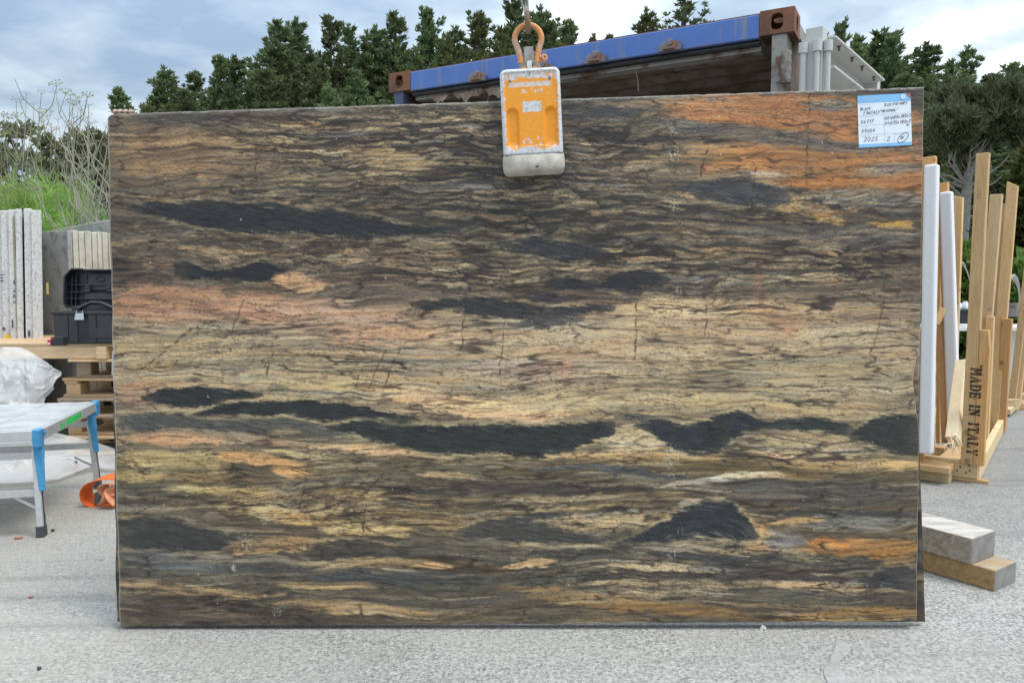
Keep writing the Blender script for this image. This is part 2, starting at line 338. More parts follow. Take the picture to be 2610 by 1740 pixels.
CRACK = [[(905,795),(868,885)],[(935,790),(905,880)],[(850,840),(830,905)],[(870,1080),(800,1150),(740,1210)],[(900,1080),(850,1130)],[(450,745),(330,840)],[(570,680),(540,760)],[(1480,680),(1478,820)],
 [(1640,690),(1636,760)],[(640,780),(628,860)],[(1085,720),(1078,800)],[(1180,700),(1172,860)],[(330,905),(388,952)],[(600,340),(598,420)],[(1870,200),(1862,420)],[(1750,380),(1740,470)],[(1640,330),(1625,400)],[(2040,660),(2010,800)],[(860,1150),(845,1240)],[(380,1090),(350,1160)],[(720,1090),(700,1160)],[(1680,940),(1660,1010)],[(560,1180),(540,1230)]]
SPLAT = [(1563,300,14),(1565,350,20),(1568,465,16),(1573,660,14),(1560,1040,30),(1562,1080,14),(575,1240,22),(622,1190,14),(1560,1270,14),(545,1300,10),(648,1404,14),(1580,1215,10),(488,905,5),(658,1092,6),(715,600,7),(620,1365,7)]
def stone_face(GW, GH, seed=5):
    s = np.linspace(0,1,GW)[None,:]; t = np.linspace(0,1,GH)[:,None]     # t: 0 top
    X = (246*(1-s)+2123*s)*(1-t)+(275*(1-s)+2106*s)*t
    Y = (262*(1-s)+200*s)*(1-t)+(1437*(1-s)+1426*s)*t
    # flow warp
    w1 = fbm(X/420, Y/170, 3, 3); w2 = fbm(X/130, Y/62, 11, 3); w3 = fbm(X/48, Y/26, 19, 2)
    wm = np.clip(.55+1.3*fbm(X/230, Y/95, 15, 2), .08, 1.5)
    V = Y+24*w1+9*w2*(.3+.7*wm)+3.5*w3*wm
    U = X+60*fbm(X/260, Y/90, 29, 3)+16*fbm(X/70, Y/34, 37, 2)
    # patches use a smaller, sharper warp so their places hold
    e1 = fbm(U/64, V/15, 43, 4, .62); e2 = fbm(U/150, V/34, 51, 3)
    PX = X+30*e2+10*e1; PY = Y+8*w2+8*e1+6*e2
    yb = np.array([b[0] for b in BANDS], float); cb = np.array([b[1] for b in BANDS], float)
    YB = Y+18*w1+14*e1
    calm = np.zeros(X.shape)
    col = np.stack([np.interp(YB, yb, cb[:,k]) for k in range(3)], -1)
    for (x,y,rx,ry,a,c,st,so) in SOFT:
        ca, sa = np.cos(np.radians(a)), np.sin(np.radians(a))
        R = 1.9*max(rx,ry)
        msk = (np.abs(X-x) < rx*2+80) & (np.abs(Y-y) < ry*2+rx*.35+50)
        px = PX[msk]-x; py = PY[msk]-y
        d = np.hypot((px*ca+py*sa)/rx, (-px*sa+py*ca)/ry)
        f = (st if so > .45 else st*.8)*(1-sm(1-so*.55, 1+so*.42, d+.6*e1[msk]+.2*w3[msk]))
        col[msk] = col[msk]*(1-f[...,None])+np.array(c, float)*f[...,None]
        calm[msk] = np.maximum(calm[msk]*(1-.5*f), f*(.62 if (c[0]-c[2] > 48 and ry > 15 and y < 1000) else .15))
    m = col.mean(-1, keepdims=True); col = col*(np.clip(m/104., .3, 2)**.35)
    # ---- streaks and clasts
    tintm = col.copy()
    st1 = fbm(U/300, V/11, 61, 3, .5); st2 = fbm(U/120, (V+.12*X)/4.4, 71, 2, .5); tint = fbm(U/260, V/30, 81, 3)
    base = col.mean(-1)
    low = sm(1010, 1060, Y)
    reg = np.zeros(X.shape)
    for (x,y,rx,ry,am) in ((1000,330,560,100,.75),(900,440,420,40,.6),(1250,600,560,70,.7),(1750,600,380,60,.8),(700,560,420,40,.55),(1250,430,320,120,.55),(1780,460,300,50,.6),(1300,1180,300,40,.7),(1560,1330,260,40,.8),(1700,1260,300,40,.5),(820,1150,330,50,.5),(820,1265,160,26,.6),(1980,1325,140,36,.5),(1500,760,600,70,.25),(1300,1015,260,60,.2),(1900,1010,220,50,.4)):
        reg = np.maximum(reg, am*(1-sm(.55,1.25,np.hypot((PX-x)/rx,(PY-y)/ry))))
    busy = np.clip((.10+.55*fbm(X/230, Y/70, 101, 3)+.95*reg)*(1-.8*calm), 0, 1)
    col = col*(1+(.20*st1+.10*st2+.14*tint)*(1-.4*calm))[...,None]
    hue = fbm(U/300, V/18, 91, 3, .55)
    col = col*np.stack([1+.07*hue, 1+0*hue, 1-.12*hue], -1)
    cool = sm(.0,.35,fbm(X/210, Y/60, 421, 3))*.55*(1-calm); gm = col.mean(-1, keepdims=True)*np.array([.96,.985,.90]); col = col*(1-cool[...,None])+gm*cool[...,None]
    # layers: long thin beds of cream, ochre, slate and umber; thicker and smoother in the lower part
    for (lx, ly, sd, lo, c, amt) in ((620,24,301,.20,(198,174,136),.50),(560,17,311,.22,(196,146,86),.55),(680,28,321,.18,(100,95,88),.6),(480,13,331,.24,(82,71,64),.55),(340,8,341,.30,(210,190,146),.55),(320,7,351,.28,(70,64,61),.5),(700,34,361,.26,(124,121,112),.5)):
        n = fbm(U/lx, V/(ly*(1+.5*low)), sd, 3, .45)
        dk = (base-104)/60 if c[0] > 110 else (104-base)/60
        org = np.clip((col[...,0]-col[...,2]-50)/50, 0, 1)
        f = sm(lo-.03, lo+.09, n+.20*np.clip(dk,-1.4,.75))*amt*(.75+.25*low)*(1-.6*calm)*(1-.55*org)
        c = np.array(c, float); tgt = c*.7+.3*c*(col.mean(-1, keepdims=True)/105.)
        col = col*(1-f[...,None])+np.minimum(tgt, 228)*f[...,None]
    lum_ = col.mean(-1, keepdims=True); col = col*.64+.36*lum_*tintm/tintm.mean(-1, keepdims=True)
    # a darker matrix where the rock is broken up, with pale clasts floating in it
    dkm = np.clip(busy*1.2-.15, 0, 1)*.48
    col = col*(1-dkm[...,None])+(col*.42+np.array([22,19,20.]))*dkm[...,None]
    shear = sm(.05,.25,fbm(X/170, Y/80, 401, 2))
    for (lx, ly, sd, amt, outl) in ((120,12.5,111,.78,.45),(58,6.8,121,.80,.42),(28,4.2,131,.55,.28)):
        Vs = V-.30*X*0+shear*6*np.sin(U/95.+2*fbm(X/200,Y/90,409,2))
        cu = U/lx+.32*fbm(X/(lx*.9), Y/(ly*2.2), sd+3, 2); cv = Vs/ly+.36*fbm(X/(lx*.8), Y/(ly*2), sd+5, 2)
        f1, f2, idv = cells(cu, cv, sd)
        edge = f2-f1; body = sm(.04, .22, edge)
        on = sm(.60, .66, idv)*body
        r3 = _hash((idv*9999).astype(np.int64), (idv*77).astype(np.int64), 3)
        cream = np.array([200,174,124.])*(.78+.36*r3)[...,None]
        warm = sm(.15,.45,hue)[...,None]; cream = cream*(1-warm)+np.array([208,158,102.])*(.85+.25*r3)[...,None]*warm
        grey = sm(-.15,-.4,hue)[...,None]; cream = cream*(1-grey)+np.array([160,156,142.])*(.8+.3*r3)[...,None]*grey
        k = (amt*on*np.clip(.10+.80*busy, 0, .85))[...,None]
        col = col*(1-k)+(.72*cream+.28*np.minimum(col*1.7, 235))*k
        line = (1-sm(.0, .09, edge))*outl*np.clip(.25+.8*busy,0,1)*(1-.6*calm)
        col = col*(1-line[...,None])+np.array([42,36,36.])*line[...,None]
    # veins: thin crisp dark lines that follow the flow
    for (lx, ly, sd, th, amt) in ((280,25,141,.955,.72),(120,12,151,.96,.62),(60,7,161,.965,.45),(340,44,165,.965,.7)):
        r = 1-np.abs(fbm(U/lx, V/ly, sd, 3, .5))*2.6
        cut = sm(th-.10, th+.03, r)*amt*(1-.35*calm)*np.clip(.6+1.3*fbm(X/150, Y/60, sd+9, 2), .05, 1)
        col = col*(1-cut[...,None])+np.array([44,37,37.])*cut[...,None]
    # dark lenses over everything, with a pale frayed rim
    EX = X+26*e2+8*e1; EY = Y+9*w2+5*e1+7*fbm(X/90, Y/60, 177, 3)
    spk = pnoise(X/5.5, Y/3.6, 175)+.6*pnoise(X/2.8, Y/2.2, 176); sub = np.abs(fbm(X/130+.3, (Y+.10*X)/26, 179, 2)); fr = fbm(X/34, (Y-.12*X)/5, 171, 4, .7); streak = fbm((X+2.2*Y)/70, (Y-.18*X)/4.5, 181, 3, .6)
    ed = np.hypot((X-1610)/1.7, Y-1262); eang = np.arctan2(Y-1262, (X-1610)/1.7); eye = sm(1.15,.8,np.hypot((X-1630)/130,(Y-1195)/62)); streak = streak*(1-eye)+eye*fbm(ed/4.2+2*eang*0, eang*1.6+3, 183, 3, .6)*1.3
    fth = fbm((X+3.0*Y)/95, (Y-.13*X)/5.2, 187, 4, .62)
    for (pts, c, st) in LENS:
        q = np.array(pts, float)
        yc = np.interp(EX, q[:,0], q[:,1]); hh = np.interp(EX, q[:,0], q[:,2], left=0, right=0)
        d = np.abs(EY-yc)-hh*1.06
        inx = (EX > q[0,0]) & (EX < q[-1,0])
        dd = np.where(inx, d, 99)+fr*10*np.clip(hh/12, .35, 1)+e1*4-1+spk*2.4*np.clip((hh-8)/12,0,1)*sm(16,2,np.abs(d+2))
        soft = np.clip((-dd+.16*hh)/(.36*hh+3)+.85*fth+.42, 0, 1); soft = soft*soft*(3-2*soft); end = np.clip(np.minimum(EX-q[0,0], q[-1,0]-EX)/45, 0, 1); body = np.minimum(st*1.05,1)*soft*(.6+.4*end)
        tone = (np.array(c, float)+np.array([5.,6.,5.]))*(1.06+.42*np.clip(streak,-.5,1)+.14*fr)[...,None]
        ins = sm(.18,.5,streak)*(.7 if max(c) > 50 and c[2] > 50 else .42)*sm(-14,-2,dd); tone = tone*(1-ins[...,None])+np.array([128,122,110.])*ins[...,None]
        rim = sm(-3, 3, dd)*(1-sm(6, 17, dd))*np.clip(.55+1.0*fbm(X/60, Y/20, 191, 2)+fr*.5, 0, .9)*np.clip((hh-6)/10,0,1)*(1 if c[1] >= c[0]+3 else .55)
        col = col*(1-rim[...,None])+np.array([188,168,126.])*rim[...,None]
        col = col*(1-body[...,None])+tone*body[...,None]
        sl = body*(1-sm(.0,.035,sub))*.6; tone_l = np.array([22,22,24.]); col = col*(1-sl[...,None])+tone_l*sl[...,None]
        ln = inx*(1-sm(0, 2.0, np.abs(dd-1)))*.22*st*np.clip(.4+1.5*e1,0,1)
        col = col*(1-ln[...,None])+np.array([30,28,30.])*ln[...,None]
    # light wisps inside the lenses
    wsp = sm(.55,.8, 1-np.abs(fbm((X+1.6*Y)/80, (Y-.12*X)/9, 201, 3))*2.4)*.10
    col = col*(1-wsp[...,None])+np.array([120,118,112.])*wsp[...,None]
    # cross cracks
    jx = 5*fbm(X/22, Y/22, 211, 2)
    for pl in CRACK:
        for (a, b) in zip(pl[:-1], pl[1:]):
            ax, ay = a; bx, by = b
            L = np.hypot(bx-ax, by-ay)
            msk = (X > min(ax,bx)-20)&(X < max(ax,bx)+20)&(Y > min(ay,by)-10)&(Y < max(ay,by)+10)
            px = X[msk]+jx[msk]-ax; py = Y[msk]-ay
            tt = np.clip((px*(bx-ax)+py*(by-ay))/L/L, 0, 1)
            d = np.hypot(px-tt*(bx-ax), py-tt*(by-ay))
            f = (1-sm(.4, 3.2, d))*.75*np.clip(.5+1.3*fbm(X[msk]/12, Y[msk]/14, 221, 2), 0, 1)
            col[msk] = col[msk]*(1-f[...,None])+np.array([58,46,36.])*f[...,None]
    # faint rust-red stains
    for (x,y,rx,ry,a) in ((1757,640,15,90,.26),(1822,742,40,26,.3),(1775,700,60,12,.2),(1300,820,80,50,.12),(1262,855,16,34,.16),(1325,828,14,44,.18)):
        d = np.hypot((X-x+10*w3)/rx, (Y-y)/ry)+.9*e1
        f = a*(1-sm(.1, 1.15, d))*np.clip(.6+1.2*st2, 0, 1.3)
        col = col*(1-f[...,None])+np.array([196,92,66.])*f[...,None]
    # fine grain
    g = pnoise(X/2.6, Y/2.0, 231); g2 = fbm(X/7, Y/3, 241, 2)
    col = col*(1+.05*g+.05*g2)[...,None]
    m = col.mean(-1, keepdims=True); col = (m+(col-m)*np.array([.95,.95,.95]))*np.array([1.045,1.028,1.012])
    m = col.mean(-1, keepdims=True); col = col*np.clip(m/100., .05, 3)**.16
    # dried white resin splashes and specks
    for (x,y,r) in SPLAT:
        msk = (np.abs(X-x) < r*1.6)&(np.abs(Y-y) < r*1.8)
        n = 1-np.abs(fbm(X[msk]/9, Y[msk]/13, int(x), 2))*3.4
        f = sm(.72, .9, n)*(1-sm(.35, 1.15, np.hypot((X[msk]-x)/r, (Y[msk]-y)/(r*1.15))))*.72
        col[msk] = col[msk]*(1-f[...,None])+np.array([222,214,192.])*f[...,None]
    f1, f2, idv = cells(X/34, Y/34, 251)
    sp = ((idv > .965)&(f1 < .02+.03*(idv-.965)/.035))*.9
    col = col*(1-sp[...,None])+np.array([224,218,200.])*sp[...,None]
    return np.clip(col, 6, 245)
# ------------------------------------------------------------------ lettering
def text_mesh(txt, size, o, ex, ey, name, mat, parent, ext=.0006, sx=1., bold=0.):
    """flat lettering as a thin mesh: o is the start of the base line, ex along it, ey up"""
    cu = bpy.data.curves.new('text_curve', 'FONT'); cu.body = txt; cu.size = size; cu.extrude = 0; cu.offset = bold; cu.resolution_u = 2
    tmp = bpy.data.objects.new('text_curve', cu); COL.objects.link(tmp); dg = bpy.context.evaluated_depsgraph_get()
    me = bpy.data.meshes.new_from_object(tmp.evaluated_get(dg)); bpy.data.objects.remove(tmp); bpy.data.curves.remove(cu)
    ex = Vector(ex).normalized(); ey = Vector(ey).normalized(); ez = ex.cross(ey); o = Vector(o)
    m = MB(); m.add([o+ex*(v.co.x*sx)+ey*v.co.y+ez*ext for v in me.vertices], [tuple(p.vertices) for p in me.polygons]); bpy.data.meshes.remove(me)
    return m.build(name, mat, parent, fix=False)
HAND = {'A':[[(0,0),(2,6),(4,0)],[(.8,2.2),(3.2,2.2)]],'B':[[(0,0),(0,6),(3,5.6),(3,3.6),(0,3.2),(3.6,2.6),(3.4,.4),(0,0)]],'C':[[(3.6,5.4),(2,6),(.2,4),(.2,2),(2,0),(3.8,.6)]],'D':[[(0,0),(0,6),(2.6,5.2),(3.6,3),(2.4,.6),(0,0)]],'F':[[(0,0),(0,6),(3.4,6)],[(0,3.2),(2.6,3.2)]],
 'G':[[(3.6,5.4),(2,6),(.2,4),(.2,1.8),(2,0),(3.8,1.2),(3.8,2.6),(2.2,2.6)]],'H':[[(0,0),(0,6)],[(3.4,0),(3.4,6)],[(0,3),(3.4,3)]],'I':[[(1,0),(1.2,6)]],'K':[[(0,0),(0,6)],[(3.4,6),(0,2.6),(3.8,0)]],'L':[[(0,6),(0,0),(3.4,.2)]],'N':[[(0,0),(0,6),(3.4,0),(3.4,6)]],'O':[[(2,6),(.2,4),(.2,2),(2,0),(3.8,2),(3.8,4),(2,6)]],
 'P':[[(0,0),(0,6),(3,5.6),(3.2,3.6),(0,2.8)]],'R':[[(0,0),(0,6),(3,5.6),(3,3.6),(0,3),(3.6,0)]],'S':[[(3.6,5.4),(1.8,6),(.4,4.6),(3.4,2),(2,0),(.2,.6)]],'T':[[(0,6),(4,6)],[(2,6),(2,0)]],'U':[[(0,6),(.2,1),(1.8,0),(3.4,1),(3.6,6)]],'X':[[(0,6),(3.8,0)],[(3.6,6),(0,0)]],'x':[[(0,3.6),(2.8,0)],[(2.8,3.8),(0,0)]],'Y':[[(0,6),(2,3)],[(3.8,6),(1.4,0)]],
 '0':[[(2,6),(.3,4),(.3,2),(2,0),(3.5,2),(3.5,4),(2,6)]],'1':[[(.6,4.6),(2,6),(1.8,0)]],'2':[[(.2,4.8),(1.8,6),(3.4,4.8),(2.8,3),(.2,.4),(1.4,.8),(3.8,.2)]],'3':[[(.2,5.6),(2.6,6),(3,4.4),(1.4,3.2),(3.4,2),(2.4,0),(.2,.4)]],'4':[[(3,0),(2.8,6),(.2,2),(4,2)]],'5':[[(3.6,6),(.8,6),(.5,3.4),(2.6,3.6),(3.4,1.6),(1.8,0),(.2,.6)]],'6':[[(3.2,6),(1,4),(.3,1.6),(1.8,0),(3.5,1.4),(2.4,3),(.5,2)]],'7':[[(.2,6),(3.8,6),(1.6,0)],[(1.2,3),(3.2,3.2)]],'8':[[(2,3.2),(.6,4.8),(2,6),(3.4,4.8),(2,3.2),(.3,1.4),(2,0),(3.7,1.4),(2,3.2)]],
 '-':[[(.6,3),(3,3.2)]],'=':[[(.4,3.8),(2.8,4)],[(.4,2.4),(2.8,2.6)]],'"':[[(.6,6.4),(.8,5)],[(1.6,6.4),(1.8,5)]],'(':[[(2.4,7.4),(.8,5),(.8,1.6),(2.4,-1.4)]],')':[[(.6,7.4),(2.4,5),(2.4,1.6),(.6,-1.4)]]}
def handwriting(lines, o, ex, ey, name, mat, parent, w=.0022):
    """pen strokes as narrow flat ribbons; lines: (text, x, y, letter height, slant, line tilt)"""
    rng = random.Random(2); ez = Vector(ex).cross(Vector(ey)); m = MB(); k = 0
    for (txt, x0, y0, h, slant, tilt) in lines:
        x = 0.; sc = h/6
        for ch in txt:
            if ch == ' ': x += 3*sc; continue
            j = rng.uniform(-.3,.3)
            for st in HAND[ch]:
                for (a, b) in zip(st, st[1:]):
                    pa = Vector((x0+x+(a[0]+slant*a[1])*sc, y0+(a[1]+j)*sc+tilt*(x+a[0]*sc))); pb = Vector((x0+x+(b[0]+slant*b[1])*sc, y0+(b[1]+j)*sc+tilt*(x+b[0]*sc)))
                    d = (pb-pa).normalized(); n = Vector((-d.y,d.x))*w/2*(1.25 if h > .02 else 1); pa = pa-d*w*.3; pb = pb+d*w*.3; z = ez*(.0004+.00003*(k%9)); k += 1
                    m.add([o+ex*q.x+ey*q.y+z for q in (pa-n, pb-n, pb+n, pa+n)], [(0,1,2,3)])
            x += (4.9 if ch not in 'I1"()-=' else 3.3)*sc
    return m.build(name, mat, parent, fix=False)
# stencilled slab-serif capitals, as bars on a 10 x 14 body: (x0,y0,x1,y1) boxes or polygons
STEN = {'M':[(0,0,4,2),(1,2,3,12),(0,12,3.4,14),(9,0,13,2),(10,2,12.4,12),(9.4,12,13,14),[(2.6,14),(5,14),(6.4,6.5),(5.6,3)],[(7.4,3),(6.8,6.5),(8.2,14),(10.4,14)]],
 'A':[(0,0,4.2,2),(7,0,12,2),[(1.4,2),(2.8,2),(4.2,6),(5,10),(5.2,14),(5,14)],[(6,14),(7.2,14),(11,2),(7.8,2)],[(3.4,4),(6.6,4),(6.3,5.4),(3.8,5.4)]],
 'D':[(0,0,4,2),(1,2,4,12),(0,12,4,14),[(5,0),(8,0),(10.6,2),(11.4,5),(11.4,9),(10.6,12),(8,14),(5,14),(5,12),(7.4,12),(8.4,10),(8.4,4),(7.4,2),(5,2)]],
 'E':[(0,0,4,2),(1,2,4,12),(0,12,4,14),(5,0,10,2),(8.4,2,10,4),(5,6,7.6,8),(7.4,5,8.4,9),(5,12,10,14),(8.4,10,10,12)],
 'I':[(0,0,5,2),(1,2,4,6.4),(1,7.4,4,12),(0,12,5,14)],
 'N':[(0,0,4,2),(1.2,2,2.8,12),(0,12,3,14),(8,12,12,14),(9.2,3,10.8,12),[(3,14),(5.2,14),(10.8,3),(10.8,0),(9.2,0),(3,11)]],
 'T':[(3,0,8,2),(4,2,7,14),(0,12,3.4,14),(0,9.6,1.6,12),(7.6,12,11,14),(9.4,9.6,11,12)],
 'L':[(0,0,4,2),(1,2,4,12),(0,12,5,14),(5,0,10,2),(8.2,2,10,5)],
 'Y':[(3.2,0,8,2),(4.2,2,7,6),(0,12,4.4,14),(7.4,12,11.4,14),[(1.2,12),(4,12),(6,7.4),(5,6.6)],[(6.6,7.4),(9,12),(10.4,12),(7,6.4)]]}
def stencil(txt, h, o, ex, ey, name, mat, parent, sx=1.):
    m = MB(); ez = Vector(ex).cross(Vector(ey)); sc = h/14; x = 0.; k = 0
    for ch in txt:
        if ch == ' ': x += 11*sc; continue
        wmax = 0
        for s_ in STEN[ch]:
            poly = [(s_[0],s_[1]),(s_[2],s_[1]),(s_[2],s_[3]),(s_[0],s_[3])] if isinstance(s_, tuple) else s_
            wmax = max(wmax, max(p[0] for p in poly)); k += 1
            m.add([Vector(o)+ex*((x+p[0]*sc)*sx)+ey*(p[1]*sc)+ez*(.0005+.00004*(k%7)) for p in poly], [tuple(range(len(poly)))])
        x += (wmax+2.2)*sc
    return m.build(name, mat, parent, fix=False), x*sx
# ------------------------------------------------------------------ GROUND
def mat_ground():
    t = NT('worn_chip_asphalt'); v = t.coord()
    big = t.noise(v, .35, 4, .55); mid = t.noise(v, 2.2, 5, .6); fine = t.noise(v, 70, 4, .7)
    wob = t.n('TexNoise'); wob.inputs['Scale'].default_value = 55; wob.inputs['Detail'].default_value = 2; t.l(v, wob.inputs['Vector'])
    wv = t.n('VectorMath', operation='MULTIPLY_ADD'); t.l(wob.outputs['Color'], wv.inputs[0]); wv.inputs[1].default_value = (.022,.022,.022); t.l(v, wv.inputs[2])
    vo = t.n('TexVoronoi'); vo.inputs['Scale'].default_value = 92; t.l(wv.outputs[0], vo.inputs['Vector'])
    chip = t.n('SeparateColor'); t.l(vo.outputs['Color'], chip.inputs[0])
    # grey chips sitting in a paler network of worn binder and stone dust
    dens = t.ramp(t.math('ADD', t.math('MULTIPLY', mid, .55), t.math('MULTIPLY', t.noise(v, .8, 5, .6, .5), .45)), [(.36, .55), (.58, 1.)])
    inside = t.math('MULTIPLY', t.ramp(vo.outputs['Distance'], [(.30, 1.), (.60, 0.)]), dens)
    stone = t.ramp(chip.outputs[0], [(0., (.115,.116,.12)), (.5, (.19,.191,.193)), (.85, (.27,.267,.26)), (1., (.38,.373,.355))])
    net = t.mix(t.ramp(fine, [(.35,0.),(.65,1.)]), (.265,.262,.256), (.52,.514,.50))
    col = t.mix(inside, net, stone)
    sx = t.n('SeparateXYZ'); t.l(v, sx.inputs[0])
    west = t.n('MapRange'); west.inputs['From Min'].default_value = -.6; west.inputs['From Max'].default_value = -2.4; t.l(t.math('ADD', sx.outputs['X'], t.math('MULTIPLY_ADD', mid, 1.6, -.8)), west.inputs['Value'])
    # fine dust dried over the yard, browner and thicker to the west side, thinner and darker to the east
    dust = t.ramp(t.math('ADD', t.math('MULTIPLY', t.noise(v, 1.3, 6, .65, .6), .6), t.math('MULTIPLY', fine, .4)), [(.42, 0.), (.62, .8)])
    col = t.mix(t.math('MULTIPLY', dust, .42), col, (.345,.342,.333))
    col = t.mix(t.math('MULTIPLY', west.outputs[0], t.ramp(t.noise(v, 9, 6, .75), [(.36,.15),(.62,.8)])), col, (.335,.31,.27))
    east = t.n('MapRange'); east.inputs['From Min'].default_value = 1.5; east.inputs['From Max'].default_value = 3.2; t.l(t.math('ADD', sx.outputs['X'], t.math('MULTIPLY_ADD', mid, 1.2, -.6)), east.inputs['Value'])
    col = t.mix(t.math('MULTIPLY', east.outputs[0], .42), col, (.165,.168,.173))
    # long pale scrape marks left by dragging, and a few old dark drips
    sm_ = t.noise(t.coord((1.1, 7, 1), rot=(0,0,R(-48))), 1.1, 4, .6)
    col = t.mix(t.ramp(sm_, [(.58, 0.), (.68, .5)]), col, (.40,.39,.37))
    dr = t.n('TexVoronoi'); dr.inputs['Scale'].default_value = 2.3; t.l(v, dr.inputs['Vector']); col = t.mix(t.ramp(dr.outputs['Distance'], [(.015,.75),(.035,0.)]), col, (.10,.10,.10))
    ty = t.noise(t.coord((.16, 4.2, 1), rot=(0,0,R(-24))), 1.2, 5, .62); col = t.mix(t.ramp(ty, [(.54,0.),(.66,.42)]), col, (.17,.168,.163))
    stn = t.noise(v, .9, 6, .7, 1.2); col = t.mix(t.ramp(stn, [(.57,0.),(.66,.32)]), col, (.20,.195,.18))
    col = t.mix(1., col, (1.0,.982,.945), 'MULTIPLY')
    hs = t.n('HueSaturation'); t.l(col, hs.inputs['Color']); t.l(t.math('MULTIPLY_ADD', big, .6, .74), hs.inputs['Value']); col = hs.outputs[0]
    h = t.math('ADD', t.math('MULTIPLY', inside, -.5), t.math('MULTIPLY', fine, .5))
    return t.done(col, .88, h, .5, .006, spec=.1)
MG = mat_ground()
g = MB()
xs = sorted(set([-600,-150,-40,-12,-6,-4.5,-3,0,3,6,12,40,150,600])); ys = [-60,-20,-6,-2,0,2,4,6,9,14,30,80,250,900]
g.grid([[Vector((x,y,gz(x))) for x in xs] for y in ys], smooth=False)
tag(g.build('ground', MG, fix=False), kind='structure')
# pale sealed crack running towards the viewer
t = NT('crack_seal'); v = t.coord(); t.done(t.ramp(t.noise(v, 26, 5, .7), [(.35,(.30,.297,.287)),(.65,(.43,.425,.41))]), .8, t.noise(v, 40, 4, .7), .5, .006)
M_SEAL = t.m
rng = random.Random(3); rows = []
a = G(2140, 1632); b = G(2120, 1800)
for i in range(60):
    f = i/59; c = a.lerp(b, f); w = .012+.010*abs(math.sin(i*.14))+.002*rng.random()+.010*f
    c.x += .010*math.sin(i*.17); rows.append([c+Vector((-w,0,.003)), c+Vector((w*(1+.2*math.sin(i*.21)),0,.003))])
m = MB(); m.grid(rows, smooth=False); tag(m.build('sealed_crack_strip', M_SEAL, fix=False), kind='structure')

